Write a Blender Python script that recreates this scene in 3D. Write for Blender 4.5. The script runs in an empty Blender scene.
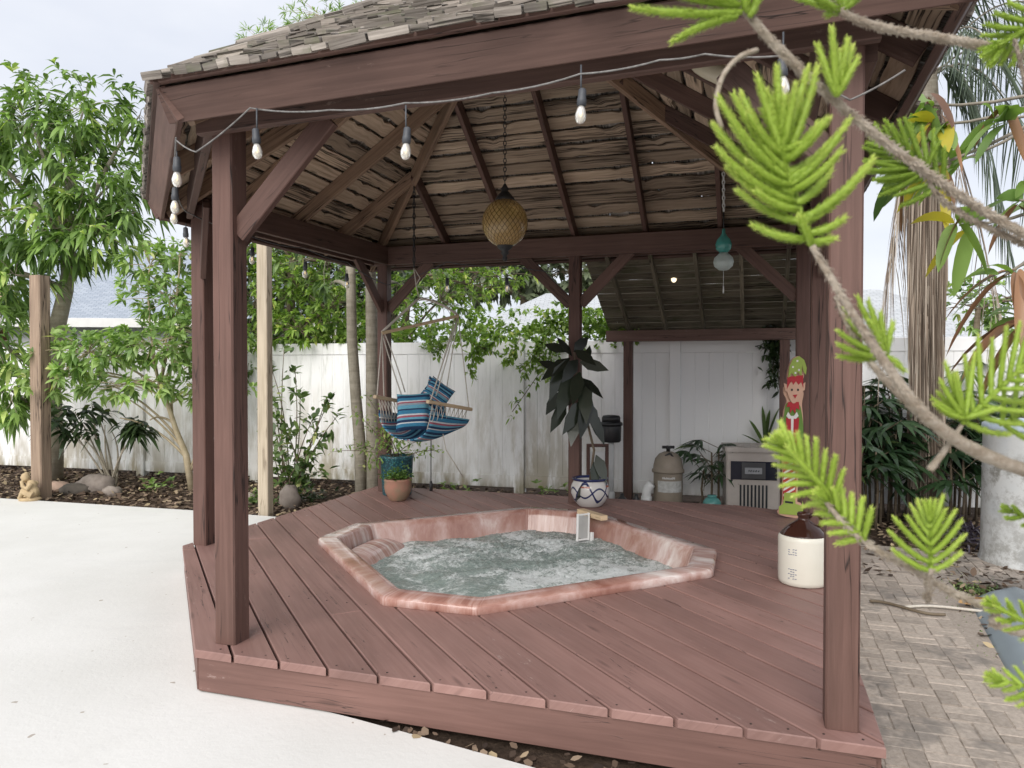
import bpy, math, random
import numpy as np
from mathutils import Vector
random.seed(7); RNG = np.random.default_rng(11)
SC = bpy.context.scene
COL = SC.collection
F = 745.0
CAM = (0.0, 0.0, 1.49)
TH = math.atan(14/745)
def P(u, v, d):
    """true 3D point at depth d (metres forward of the viewpoint) on the sight line of a photo pixel"""
    y = F*math.cos(TH) + (384-v)*math.sin(TH)
    z = -F*math.sin(TH) + (384-v)*math.cos(TH)
    s = d/y
    return np.array([(u-512)*s, d, CAM[2]+z*s])
def PG(u, v, z=0.0):
    """point on the horizontal plane of height z"""
    y = F*math.cos(TH) + (384-v)*math.sin(TH)
    q = -F*math.sin(TH) + (384-v)*math.cos(TH)
    s = (z-CAM[2])/q
    return np.array([(u-512)*s, y*s, z])
CA, SA = math.cos(math.radians(18.13)), math.sin(math.radians(18.13))
def G(a, b, z=0.0):
    """deck frame (a to the right along the front edge, b away) to world"""
    return np.array([a*CA+b*SA, -a*SA+b*CA, z])
AX = np.array([CA, -SA, 0.0]); BX = np.array([SA, CA, 0.0]); ZX = np.array([0, 0, 1.0])
def V3(p): return np.array(p, dtype=float)
def nrm(v):
    v = np.asarray(v, float); l = np.linalg.norm(v)
    return v/l if l > 1e-12 else v
def U(a, b): return random.uniform(a, b)

# ---------------------------------------------------------------- mesh builder
class MB:
    def __init__(s): s.V = []; s.n = 0; s.F = []; s.UV = []; s.R = []; s.M = []; s.S = []
    def add(s, V, faces, uv=None, rnd=None, mi=0, smooth=False):
        V = np.asarray(V, float).reshape(-1, 3)
        base = s.n; s.V.append(V); s.n += len(V)
        if isinstance(faces, np.ndarray): groups = [faces]
        else:
            d = {}
            order = {}
            for i, f in enumerate(faces): d.setdefault(len(f), []).append(f); order.setdefault(len(f), []).append(i)
            groups = [np.array(d[k]) for k in d]
            if uv is not None:
                us = [np.concatenate([np.asarray(uv[i]).reshape(-1, 2) for i in order[k]]) for k in d]
                uv = np.concatenate(us)
        m = 0
        for g in groups:
            s.F.append(g+base); m += len(g)
        nl = sum(g.size for g in groups)
        s.UV.append(np.zeros((nl, 2)) if uv is None else np.asarray(uv, float).reshape(-1, 2))
        if rnd is None: rnd = random.random()
        s.R.append(np.full(m, rnd) if np.isscalar(rnd) else np.asarray(rnd, float))
        s.M.append(np.full(m, mi)); s.S.append(np.full(m, smooth))
    def quad(s, a, b, c, d, mi=0, rnd=None):
        V = np.array([a, b, c, d]); l1 = np.linalg.norm(V[1]-V[0]); l2 = np.linalg.norm(V[3]-V[0])
        s.add(V, [[0, 1, 2, 3]], [[(0, 0), (l1, 0), (l1, l2), (0, l2)]], rnd, mi)
    def bar(s, p0, p1, w, h, up=(0, 0, 1), c=0.004, mi=0, rnd=None, wob=0.0, seg=1):
        """board from p0 to p1; w across, h along up; chamfered edges; UV u runs along the length"""
        p0 = V3(p0); p1 = V3(p1); d = nrm(p1-p0); L = np.linalg.norm(p1-p0)
        up = nrm(V3(up)-d*np.dot(up, d)); sd = np.cross(d, up)
        a, b = w/2, h/2; c = min(c, a*.45, b*.45)
        prof = [(-a+c, -b), (a-c, -b), (a, -b+c), (a, b-c), (a-c, b), (-a+c, b), (-a, b-c), (-a, -b+c)]
        per = [0]
        for i in range(8):
            x0, y0 = prof[i]; x1, y1 = prof[(i+1) % 8]; per.append(per[-1]+math.hypot(x1-x0, y1-y0))
        ou, ov = U(0, 50), U(0, 50)
        V = []
        for k in range(seg+1):
            t = k/seg; q = p0+d*L*t
            ws = (sd*U(-wob, wob)+up*U(-wob, wob)) if wob else 0
            for x, y in prof: V.append(q+sd*x+up*y+ws)
        fs = []; uv = []
        for k in range(seg):
            for i in range(8):
                j = (i+1) % 8
                fs.append([k*8+i, k*8+j, (k+1)*8+j, (k+1)*8+i])
                u0, u1 = ou+L*k/seg, ou+L*(k+1)/seg
                uv.append([(u0, ov+per[i]), (u0, ov+per[i+1]), (u1, ov+per[i+1]), (u1, ov+per[i])])
        fs.append(list(range(7, -1, -1))); uv.append([(ou+prof[i][0], ov+prof[i][1]) for i in range(7, -1, -1)])
        o = seg*8
        fs.append([o+i for i in range(8)]); uv.append([(ou+prof[i][0], ov+prof[i][1]) for i in range(8)])
        s.add(V, fs, uv, rnd, mi)
    def tube(s, pts, r, n=8, mi=0, cap=True, rnd=None, smooth=True, jit=0.0, vs=1.0):
        pts = [V3(p) for p in pts]; m = len(pts)
        if np.isscalar(r): r = [r]*m
        tang = [nrm(pts[min(i+1, m-1)]-pts[max(i-1, 0)]) for i in range(m)]
        ref = np.array([0, 0, 1.0]) if abs(tang[0][2]) < .9 else np.array([1.0, 0, 0])
        x = nrm(np.cross(tang[0], ref)); V = []; L = [0]
        for i in range(m):
            x = nrm(x-tang[i]*np.dot(x, tang[i])); y = np.cross(tang[i], x)
            for k in range(n):
                a = 2*math.pi*k/n; rr = r[i]*(1+U(-jit, jit)) if jit else r[i]
                V.append(pts[i]+(x*math.cos(a)+y*math.sin(a))*rr)
            if i: L.append(L[-1]+np.linalg.norm(pts[i]-pts[i-1]))
        fs = []; uv = []; o = U(0, 30)
        for i in range(m-1):
            for k in range(n):
                j = (k+1) % n
                fs.append([i*n+k, i*n+j, (i+1)*n+j, (i+1)*n+k])
                c0, c1 = k/n*2*math.pi*max(r[0], .001), (k+1)/n*2*math.pi*max(r[0], .001)
                uv.append([(o+L[i], c0), (o+L[i], c1), (o+L[i+1], c1), (o+L[i+1], c0)])
        if cap:
            fs.append(list(range(n-1, -1, -1))); uv.append([(0, 0)]*n)
            fs.append([(m-1)*n+k for k in range(n)]); uv.append([(0, 0)]*n)
        s.add(V, fs, uv, rnd, mi, smooth)
    def lathe(s, c, prof, n=32, mi=0, smooth=True, axis=None, sx=1, sy=1, rnd=None):
        c = V3(c); V = []; m = len(prof)
        if axis is None: X, Y, Z = np.eye(3)
        else:
            Z = nrm(axis); X = nrm(np.cross(Z, [0, 1, 0.01])); Y = np.cross(Z, X)
        for r, z in prof:
            for k in range(n):
                a = 2*math.pi*k/n
                V.append(c+X*math.cos(a)*r*sx+Y*math.sin(a)*r*sy+Z*z)
        fs = []; uv = []; L = [0]
        for i in range(1, m): L.append(L[-1]+math.hypot(prof[i][0]-prof[i-1][0], prof[i][1]-prof[i-1][1]))
        for i in range(m-1):
            for k in range(n):
                j = (k+1) % n
                fs.append([i*n+k, i*n+j, (i+1)*n+j, (i+1)*n+k])
                uv.append([(k/n, L[i]), ((k+1)/n, L[i]), ((k+1)/n, L[i+1]), (k/n, L[i+1])])
        if prof[0][0] > 1e-4: fs.append(list(range(n-1, -1, -1))); uv.append([(0, 0)]*n)
        if prof[-1][0] > 1e-4: fs.append([(m-1)*n+k for k in range(n)]); uv.append([(0, 0)]*n)
        s.add(V, fs, uv, rnd, mi, smooth)
    def ball(s, c, r, n=16, m=10, mi=0, sc=(1, 1, 1), rnd=None, R=None, jit=0):
        V = []; c = V3(c)
        for i in range(m+1):
            t = math.pi*i/m
            for k in range(n):
                a = 2*math.pi*k/n
                q = np.array([math.sin(t)*math.cos(a)*sc[0], math.sin(t)*math.sin(a)*sc[1], math.cos(t)*sc[2]])*r
                if jit and 0 < i < m: q = q*(1+U(-jit, jit))
                if R is not None: q = R@q
                V.append(c+q)
        fs = []
        for i in range(m):
            for k in range(n):
                j = (k+1) % n
                fs.append([i*n+k, (i+1)*n+k, (i+1)*n+j, i*n+j])
        s.add(V, fs, None, rnd, mi, True)
    def prism(s, poly, ext, mi=0, rnd=None, uvd=None, inset=0.0):
        """convex or simple planar polygon (3D points, counter-clockwise seen from +ext side) extruded DOWN by -ext"""
        poly = [V3(p) for p in poly]; e = V3(ext); n = len(poly)
        up = nrm(e); uvd = nrm(uvd) if uvd is not None else nrm(poly[1]-poly[0])
        vd = np.cross(up, uvd); ou, ov = U(0, 40), U(0, 40)
        def uvp(p): return (ou+np.dot(p, uvd), ov+np.dot(p, vd)+0.7*np.dot(p, up))
        if inset > 0:
            top = []
            for i in range(n):
                p = poly[i]; d0 = nrm(p-poly[i-1]); d1 = nrm(poly[(i+1) % n]-p)
                n0 = np.cross(up, d0); n1 = np.cross(up, d1); k = 1+np.dot(n0, n1)
                top.append(p+(n0+n1)*(inset/max(k, .35)))
            rings = [[p-e for p in poly], [p-up*inset for p in poly], top]
        else: rings = [[p-e for p in poly], poly]
        V = [p for r in rings for p in r]; fs = []
        for k in range(len(rings)-1):
            for i in range(n):
                j = (i+1) % n; fs.append([k*n+i, k*n+j, (k+1)*n+j, (k+1)*n+i])
        o = (len(rings)-1)*n
        fs.append([o+i for i in range(n)]); fs.append(list(range(n-1, -1, -1)))
        uv = [[uvp(V[i]) for i in f] for f in fs]
        s.add(V, fs, uv, rnd, mi)
    def leaves(s, pos, dirs, L, W, droop=0.3, mi=0, rnd=None, up=None, fold=0.0):
        pos = np.asarray(pos, float).reshape(-1, 3); N = len(pos)
        if N == 0: return
        dirs = np.asarray(dirs, float).reshape(-1, 3); dirs = dirs/np.linalg.norm(dirs, axis=1, keepdims=True)
        L = np.broadcast_to(L, (N,)).reshape(N, 1); W = np.broadcast_to(W, (N,)).reshape(N, 1)
        rr = RNG.normal(size=(N, 3))*0.35
        upv = (np.array([0, 0, 1.0]) if up is None else np.asarray(up, float))+rr
        side = np.cross(dirs, upv); side /= np.maximum(np.linalg.norm(side, axis=1, keepdims=True), 1e-6)
        nn = np.cross(side, dirs)
        dr = np.array([0, 0, -1.0])
        def cp(t): return pos+dirs*L*t+dr*(droop*L*t*t)
        if fold <= 0:
            ts = [(0, .08), (.3, .9), (.62, .85), (1, 0)]
            V = np.stack([cp(0)-side*W*.04, cp(0)+side*W*.04, cp(.3)-side*W*.45, cp(.3)+side*W*.45, cp(.65)-side*W*.38, cp(.65)+side*W*.38, cp(1.0)], 1)
            q = np.array([[0, 1, 3, 2], [2, 3, 5, 4]]); t = np.array([[4, 5, 6]])
        else:
            f = nn*W*fold
            tt = [.07, .2, .36, .55, .74, .88]; ww = [.22, .41, .5, .5, .44, .29]; k_ = len(tt)
            V = np.stack([cp(0)]+[cp(x) for x in tt]+[cp(1.0)]+[cp(x)-side*W*w_+f*2*w_ for x, w_ in zip(tt, ww)]+[cp(x)+side*W*w_+f*2*w_ for x, w_ in zip(tt, ww)], 1)
            l0 = k_+2; r0 = l0+k_
            q = np.array([[i+1, l0+i, l0+i+1, i+2] for i in range(k_-1)]+[[r0+i, i+1, i+2, r0+i+1] for i in range(k_-1)])
            t = np.array([[0, l0, 1], [0, 1, r0], [k_, l0+k_-1, k_+1], [k_, k_+1, r0+k_-1]])
        k = V.shape[1]; off = (np.arange(N)*k)[:, None, None]
        Q = (q[None]+off).reshape(-1, 4); T = (t[None]+off).reshape(-1, 3)
        if rnd is None: rnd = RNG.random(N)
        rnd = np.broadcast_to(rnd, (N,))
        R = np.concatenate([np.repeat(rnd, len(q)), np.repeat(rnd, len(t))])
        base = s.n; s.V.append(V.reshape(-1, 3)); s.n += N*k
        s.F += [Q+base, T+base]; s.UV.append(np.zeros((Q.size+T.size, 2))); s.R.append(R)
        s.M.append(np.full(len(Q)+len(T), mi)); s.S.append(np.full(len(Q)+len(T), fold > 0))
    def build(s, name, mats, parent=None, origin=None):
        V = np.concatenate(s.V); o = None
        if parent is not None:
            pl = V3(parent.location)
            pp = parent.parent
            while pp: pl = pl+V3(pp.location); pp = pp.parent
            loc = pl
        else:
            loc = np.array([(V[:, 0].min()+V[:, 0].max())/2, (V[:, 1].min()+V[:, 1].max())/2, V[:, 2].min()]) if origin is None else V3(origin)
        V = V-loc
        me = bpy.data.meshes.new(name)
        lv = np.concatenate([f.ravel() for f in s.F]); tot = np.concatenate([np.full(len(f), f.shape[1]) for f in s.F])
        st = np.concatenate([[0], np.cumsum(tot)[:-1]])
        me.vertices.add(len(V)); me.vertices.foreach_set('co', V.astype(np.float32).ravel())
        me.loops.add(len(lv)); me.loops.foreach_set('vertex_index', lv.astype(np.int32))
        me.polygons.add(len(tot)); me.polygons.foreach_set('loop_start', st.astype(np.int32)); me.polygons.foreach_set('loop_total', tot.astype(np.int32))
        me.polygons.foreach_set('material_index', np.concatenate(s.M).astype(np.int32))
        me.polygons.foreach_set('use_smooth', np.concatenate(s.S).astype(bool))
        uvl = me.uv_layers.new(name='UVMap'); uvl.data.foreach_set('uv', np.concatenate(s.UV).astype(np.float32).ravel())
        at = me.attributes.new('rnd', 'FLOAT', 'FACE'); at.data.foreach_set('value', np.concatenate(s.R).astype(np.float32))
        me.update(calc_edges=True)
        for m in (mats if isinstance(mats, (list, tuple)) else [mats]): me.materials.append(m)
        ob = bpy.data.objects.new(name, me); COL.objects.link(ob)
        if parent is not None: ob.parent = parent
        else: ob.location = loc
        return ob
def tag(o, label=None, cat=None, group=None, kind=None):
    if label: o['label'] = label
    if cat: o['category'] = cat
    if group: o['group'] = group
    if kind: o['kind'] = kind
    return o
def empty(name, loc, label=None, cat=None, group=None):
    o = bpy.data.objects.new(name, None); COL.objects.link(o); o.location = V3(loc); o.empty_display_size = .1
    return tag(o, label, cat, group)
def children(o): return [c for c in bpy.data.objects if c.parent == o]
def copy_tree(o, parent=None):
    c = o.copy(); COL.objects.link(c)
    if parent is not None: c.parent = parent
    for ch in children(o): copy_tree(ch, c)
    return c

# ---------------------------------------------------------------- materials
def S2L(r, g, b):
    f = lambda c: (c/255/12.92) if c/255 <= .04045 else ((c/255+.055)/1.055)**2.4
    return (f(r), f(g), f(b), 1)
class NT:
    def __init__(s, name):
        s.m = bpy.data.materials.new(name); s.m.use_nodes = True; s.t = s.m.node_tree; s.t.nodes.clear()
        s.out = s.t.nodes.new('ShaderNodeOutputMaterial')
    def n(s, typ, **kw):
        x = s.t.nodes.new(typ)
        for k, v in kw.items():
            if k.startswith('i_'):
                key = k[2:]; key = int(key) if key.isdigit() else key.replace('_', ' ')
                x.inputs[key].default_value = v
            else: setattr(x, k, v)
        return x
    def l(s, a, b): s.t.links.new(a, b)
    def ramp(s, fac, stops, interp='LINEAR'):
        r = s.n('ShaderNodeValToRGB'); r.color_ramp.interpolation = interp
        e = r.color_ramp.elements
        while len(e) < len(stops): e.new(.5)
        for i, (p, c) in enumerate(stops):
            e[i].position = p; e[i].color = (c, c, c, 1) if np.isscalar(c) else (tuple(c)+(1,))[:4]
        s.l(fac, r.inputs[0]); return r.outputs[0]
    def mix(s, fac, a, b, mode='MIX'):
        x = s.n('ShaderNodeMix', data_type='RGBA', blend_type=mode)
        for sock, v in ((x.inputs[0], fac), (x.inputs[6], a), (x.inputs[7], b)):
            if isinstance(v, bpy.types.NodeSocket): s.l(v, sock)
            elif np.isscalar(v): sock.default_value = v if sock == x.inputs[0] else (v, v, v, 1)
            else: sock.default_value = (tuple(v)+(1,))[:4]
        return x.outputs[2]
    def math(s, op, a, b=0.0):
        x = s.n('ShaderNodeMath', operation=op)
        for i, v in enumerate((a, b)):
            if isinstance(v, bpy.types.NodeSocket): s.l(v, x.inputs[i])
            else: x.inputs[i].default_value = v
        return x.outputs[0]
    def vec(s, kind='Object', scale=(1, 1, 1)):
        tc = s.n('ShaderNodeTexCoord'); mp = s.n('ShaderNodeMapping'); mp.inputs['Scale'].default_value = scale
        s.l(tc.outputs[kind], mp.inputs[0]); return mp.outputs[0]
    def noise(s, vec, scale, detail=4, rough=.55, dist=0):
        x = s.n('ShaderNodeTexNoise'); x.inputs['Scale'].default_value = scale; x.inputs['Detail'].default_value = detail
        x.inputs['Roughness'].default_value = rough; x.inputs['Distortion'].default_value = dist
        s.l(vec, x.inputs['Vector']); return x.outputs[0]
    def rnd(s): return s.n('ShaderNodeAttribute', attribute_name='rnd').outputs['Fac']
    def bsdf(s, col, rough=.6, spec=.4, metallic=0, bump=None, bs=.3, bd=.01, **kw):
        b = s.n('ShaderNodeBsdfPrincipled')
        if isinstance(col, bpy.types.NodeSocket): s.l(col, b.inputs['Base Color'])
        else: b.inputs['Base Color'].default_value = (tuple(col)+(1,))[:4]
        if isinstance(rough, bpy.types.NodeSocket): s.l(rough, b.inputs['Roughness'])
        else: b.inputs['Roughness'].default_value = rough
        b.inputs['Specular IOR Level'].default_value = spec; b.inputs['Metallic'].default_value = metallic
        for k, v in kw.items(): b.inputs[k.replace('_', ' ')].default_value = v
        if bump is not None:
            bp = s.n('ShaderNodeBump'); bp.inputs['Strength'].default_value = bs; bp.inputs['Distance'].default_value = bd
            s.l(bump, bp.inputs['Height']); s.l(bp.outputs[0], b.inputs['Normal'])
        return b
    def done(s, sh): s.l(sh.outputs[0] if not isinstance(sh, bpy.types.NodeSocket) else sh, s.out.inputs[0]); return s.m
def M_plain(name, c1, c2=None, scale=8, rough=.6, bump=.15, spec=.4, metallic=0, detail=5, **kw):
    t = NT(name); c2 = c2 or tuple(x*.75 for x in c1[:3])
    v = t.vec(); n = t.noise(v, scale, detail)
    col = t.ramp(n, [(.3, c1), (.7, c2)])
    n2 = t.noise(v, scale*9, 3)
    return t.done(t.bsdf(col, rough, spec, metallic, n2, bump, .005, **kw))
def M_wood(name, c1, c2, crack=(.02, .012, .01), rough=.65, wear=None, wear_amt=.0, crack_w=.012, gs=1.0, spec=.35, vary=.35, knots=0.0, bs=.35, moss=None, cks=(1.0, 20), ckd=.2):
    """grain along UV u"""
    t = NT(name)
    uv = t.vec('UV')
    def sc(x, y):
        mp = t.n('ShaderNodeMapping'); mp.inputs['Scale'].default_value = (x, y, 1); t.l(uv, mp.inputs[0]); return mp.outputs[0]
    g = t.noise(sc(2.2*gs, 45*gs), 1, 5, .6, .3)
    big = t.noise(sc(1.2, 3), 1, 3)
    col = t.ramp(g, [(.28, c1), (.72, c2)])
    r = t.rnd()
    br = t.ramp(r, [(0, 1-vary), (1, 1+vary*.6)])
    col = t.mix(1.0, col, br, 'MULTIPLY')
    bb = t.ramp(big, [(.3, .8), (.7, 1.12)])
    col = t.mix(1.0, col, bb, 'MULTIPLY')
    if wear is not None:
        w = t.noise(sc(7, 22), 1, 8, .75); w2 = t.noise(sc(.9, 1.6), 1, 2)
        wf = t.math('MULTIPLY', t.ramp(w, [(.60, 0), (.66, 1)]), t.ramp(w2, [(.52-wear_amt, 0), (.68-wear_amt, 1)]))
        col = t.mix(wf, col, wear)
    if moss is not None:
        mo = t.noise(sc(2.5, 4), 1, 6, .7); col = t.mix(t.ramp(mo, [(.52, 0), (.64, .75)]), col, moss)
    if knots:
        vo = t.n('ShaderNodeTexVoronoi'); vo.inputs['Scale'].default_value = 1; t.l(sc(1.6, 9), vo.inputs['Vector'])
        col = t.mix(t.ramp(vo.outputs['Distance'], [(.05, knots), (.13, 0)]), col, crack)
    ck = t.noise(sc(*cks), 1, 3, .5, ckd)
    cm = t.math('ABSOLUTE', t.math('SUBTRACT', ck, .5))
    cp = t.noise(sc(.8, 2.5), 1, 2)
    cf = t.math('MULTIPLY', t.ramp(cm, [(0, 1), (crack_w, 0)]), t.ramp(cp, [(.48, 0), (.56, 1)]))
    col = t.mix(cf, col, crack)
    h = t.math('SUBTRACT', t.math('MULTIPLY', g, .5), t.math('MULTIPLY', cf, 1.5))
    return t.done(t.bsdf(col, rough, spec, 0, h, bs, .004))
def M_leaf(name, c_dark, c_light, c_odd=None, odd=.92, rough=.42, trans=.3, spec=.45):
    t = NT(name); r = t.rnd()
    st = [(0, c_dark), (.8, c_light)]
    if c_odd: st += [(odd-.02, c_light), (odd, c_odd)]
    col = t.ramp(r, st)
    v = t.vec(); nz = t.noise(v, 1.6, 3)
    col = t.mix(1, col, t.ramp(nz, [(.3, .72), (.7, 1.25)]), 'MULTIPLY')
    b = t.bsdf(col, rough, spec)
    tr = t.n('ShaderNodeBsdfTranslucent'); t.l(t.mix(1, col, (1.3, 1.5, .6), 'MULTIPLY'), tr.inputs[0])
    mx = t.n('ShaderNodeMixShader'); mx.inputs[0].default_value = trans; t.l(b.outputs[0], mx.inputs[1]); t.l(tr.outputs[0], mx.inputs[2])
    return t.done(mx)
def M_bark(name, c1, c2, scale=6, ring=0.0):
    t = NT(name); v = t.vec('Object', (1, 1, .35)); n = t.noise(v, scale*4, 6, .7)
    v2 = t.vec('Object', (.6, .6, 3)); n2 = t.noise(v2, scale, 4)
    col = t.mix(.5, t.ramp(n, [(.3, c1), (.7, c2)]), t.ramp(n2, [(.35, c1), (.65, c2)]))
    return t.done(t.bsdf(col, .85, .2, 0, n, .6, .01))

MAT = {}
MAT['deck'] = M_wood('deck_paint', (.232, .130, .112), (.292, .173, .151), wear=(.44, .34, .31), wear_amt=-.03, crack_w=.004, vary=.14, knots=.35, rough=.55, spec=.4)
MAT['skirt'] = M_wood('deck_paint_shaded', (.148, .080, .066), (.192, .106, .089), wear=(.40, .30, .27), wear_amt=-.08, crack_w=.006, vary=.1, knots=.4, rough=.6)  # deck paint with shade mixed into the colour, offsetting frontal sun on the risers
MAT['post'] = M_wood('post_paint', (.100, .053, .042), (.148, .082, .067), wear=(.36, .29, .26), wear_amt=-.06, crack_w=.02, vary=.12, rough=.6)
MAT['beam'] = M_wood('beam_paint', (.104, .060, .049), (.164, .098, .080), wear=(.30, .22, .18), wear_amt=-.02, crack_w=.012, vary=.25, knots=.5)
MAT['rafter'] = M_wood('rafter_stain', (.20, .125, .085), (.42, .29, .20), crack=(.02, .012, .01), crack_w=.02, vary=.3, knots=.6, wear=(.42, .33, .26), wear_amt=.02)
MAT['sheath'] = M_wood('sheathing_board', (.34, .25, .175), (.60, .475, .355), crack=(.012, .008, .006), crack_w=.05, vary=.4, knots=.85, rough=.85, bs=.6, wear=(.10, .065, .05), wear_amt=.0, cks=(.7, 34), ckd=.0)
MAT['shake'] = M_wood('cedar_shake', (.12, .10, .085), (.46, .415, .37), crack=(.03, .025, .02), crack_w=.05, vary=.5, gs=1.3, rough=.95, bs=1.0, moss=(.16, .165, .11))
MAT['slat_old'] = M_wood('old_slat', (.15, .13, .09), (.30, .265, .20), crack=(.02, .015, .01), crack_w=.03, vary=.35, rough=.9, moss=(.09, .10, .05))
MAT['oldpost'] = M_wood('weathered_post', (.20, .14, .10), (.36, .27, .20), crack_w=.03, vary=.1, rough=.85)
MAT['palepost'] = M_wood('pale_post', (.36, .30, .22), (.52, .45, .35), crack_w=.02, vary=.1, rough=.85, crack=(.12, .09, .06))
MAT['lightwood'] = M_wood('light_wood', (.55, .40, .24), (.72, .56, .38), crack=(.3, .2, .1), crack_w=.01, vary=.1, rough=.5)
# ================================================================ setting
def m_patio():
    t = NT('patio_coating'); v = t.vec(); n = t.noise(v, .9, 5, .6); n2 = t.noise(v, 26, 5, .7)
    col = t.ramp(n, [(.3, (.64, .635, .61)), (.62, (.71, .705, .685))])
    sp = t.noise(v, 14, 2, .5); col = t.mix(t.ramp(sp, [(.735, 0), (.75, .8)]), col, (.35, .30, .25)); s3 = t.noise(v, .45, 6, .75, .8); col = t.mix(t.ramp(s3, [(.54, 0), (.66, .18)]), col, (.52, .51, .48))
    st = t.noise(t.vec('Object', (.5, 1.6, 1)), 1.3, 6, .7); col = t.mix(t.ramp(st, [(.55, 0), (.75, .35)]), col, (.58, .58, .57))
    return t.done(t.bsdf(col, .75, .3, 0, n2, .35, .006))
def m_mulch():
    t = NT('mulch_soil'); v = t.vec(); n = t.noise(v, 22, 8, .8); n2 = t.noise(v, 1.2, 4)
    col = t.ramp(n, [(.3, (.03, .022, .017)), (.55, (.10, .07, .052)), (.75, (.20, .15, .11))])
    col = t.mix(1, col, t.ramp(n2, [(.3, .7), (.7, 1.2)]), 'MULTIPLY')
    return t.done(t.bsdf(col, .95, .1, 0, n, 1, .03))
def m_grassy():
    t = NT('far_ground'); v = t.vec(); n = t.noise(v, 3, 8, .7)
    return t.done(t.bsdf(t.ramp(n, [(.3, (.05, .07, .025)), (.7, (.12, .11, .06))]), .95, .1, 0, n, 1, .05))
def m_paver():
    t = NT('paver_brick'); v = t.vec(); n = t.noise(v, 2.0, 6, .7); n2 = t.noise(v, 45, 5, .8); r = t.rnd()
    col = t.ramp(n2, [(.25, (.27, .23, .195)), (.7, (.50, .435, .375))])
    col = t.mix(1, col, t.ramp(r, [(0, .78), (1, 1.15)]), 'MULTIPLY')
    dm = t.noise(v, 1.3, 5, .75); col = t.mix(t.ramp(dm, [(.52, 0), (.61, .65)]), col, (.15, .14, .13))
    return t.done(t.bsdf(col, .9, .2, 0, n2, .7, .006))
mulch = m_mulch()
g = MB(); g.quad((-60, -30, -.03), (60, -30, -.03), (60, 12.6, -.03), (-60, 12.6, -.03)); tag(g.build('garden_soil', mulch), kind='structure')
g = MB(); g.quad((-900, 12.6, -.034), (900, 12.6, -.034), (900, 1500, -.034), (-900, 1500, -.034)); tag(g.build('ground', m_grassy()), kind='structure')
# patio slab: polygon around the deck
DECK = [(-2.455, 2.79), (.43, 2.79), (.43, 7.2), (-.2, 7.40), (-4.0, 7.40), (-4.0, 4.43)]
m = MB()
pp = [G(-16, 6.25), G(-16, -6), G(2.2, -6), G(2.2, 1.9), G(.30, 2.47), G(-.8, 2.665), G(-1.62, 2.80), G(-2.2, 2.88), G(-3.6, 4.3), G(-3.9, 6.41), G(-5.6, 6.45), G(-8.4, 6.36)]
m.prism(pp, (0, 0, .08), rnd=.5, inset=.008)
patio = tag(m.build('patio', m_patio()), kind='structure')
# pavers: basket weave of real bricks
m = MB()
bw, bl = .076, .157
i = 0
a0 = .50
na, nb = 3, 40
def right_edge(b): return 1.12 if b < 6 else 2.3
for jb in range(-6, nb):
    for ia in range(0, 12):
        ca, cb = a0+.05+ia*.160, .6+jb*.160
        if cb > 6.9: continue
        if ca > right_edge(cb)+ (0.3 if cb < 2.6 else 0): continue
        for k in (-1, 1):
            dz = U(-.002, .002); ang = U(-.01, .01)
            if (ia+jb) % 2: c = G(ca, cb+k*.040, .004+dz); d = AX*bl/2; w = bw
            else: c = G(ca+k*.040, cb, .004+dz); d = BX*bl/2; w = bw
            m.bar(c-d-np.array([0, 0, .03]), c+d-np.array([0, 0, .03]), w, .06, c=.005, rnd=random.random())
m.prism([G(.46, -.6, -.006), G(2.25, -.6, -.006), G(2.25, 7.0, -.006), G(.46, 7.0, -.006)][:0] or [G(.46, -.6, .0), G(1.3, -.6, .0), G(1.3, 6.95, .0), G(.46, 6.95, .0)], (0, 0, .03), rnd=.3)
tag(m.build('paver_path', m_paver()), kind='structure')

# ================================================================ deck
def clip(poly, n, c):
    """keep points with n.x <= c"""
    out = []
    for i in range(len(poly)):
        p, q = poly[i], poly[(i+1) % len(poly)]
        dp, dq = n[0]*p[0]+n[1]*p[1]-c, n[0]*q[0]+n[1]*q[1]-c
        if dp <= 0: out.append(p)
        if dp*dq < 0:
            t = dp/(dp-dq); out.append((p[0]+(q[0]-p[0])*t, p[1]+(q[1]-p[1])*t))
    return out
SQ = math.sqrt(.5)
DZ = .20
SPA_C = (-1.66, 5.04)
def spa_oct(half, ch):  # octagon in (a,b): square turned 45 degrees, half side 'half', chamfer ch
    pts = [(half, -half+ch), (half, half-ch), (half-ch, half), (-half+ch, half), (-half, half-ch), (-half, -half+ch), (-half+ch, -half), (half-ch, -half)]
    return [(SPA_C[0]+(p-q)*SQ, SPA_C[1]+(p+q)*SQ) for p, q in pts]   # p=(a+b)/√2, q=(b-a)/√2
pc, qc = (SPA_C[0]+SPA_C[1])*SQ, (SPA_C[1]-SPA_C[0])*SQ
HH, CH = 1.10, .38
deck = empty('wooden_deck', G(-1.7, 5, 0), 'low dark reddish-brown board deck built round the sunken hot tub', 'deck')
m = MB(); w = .174; gap = .012
p0 = (-2.40+2.79)*SQ - 7*w - .064
strip = p0-20*w
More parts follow.
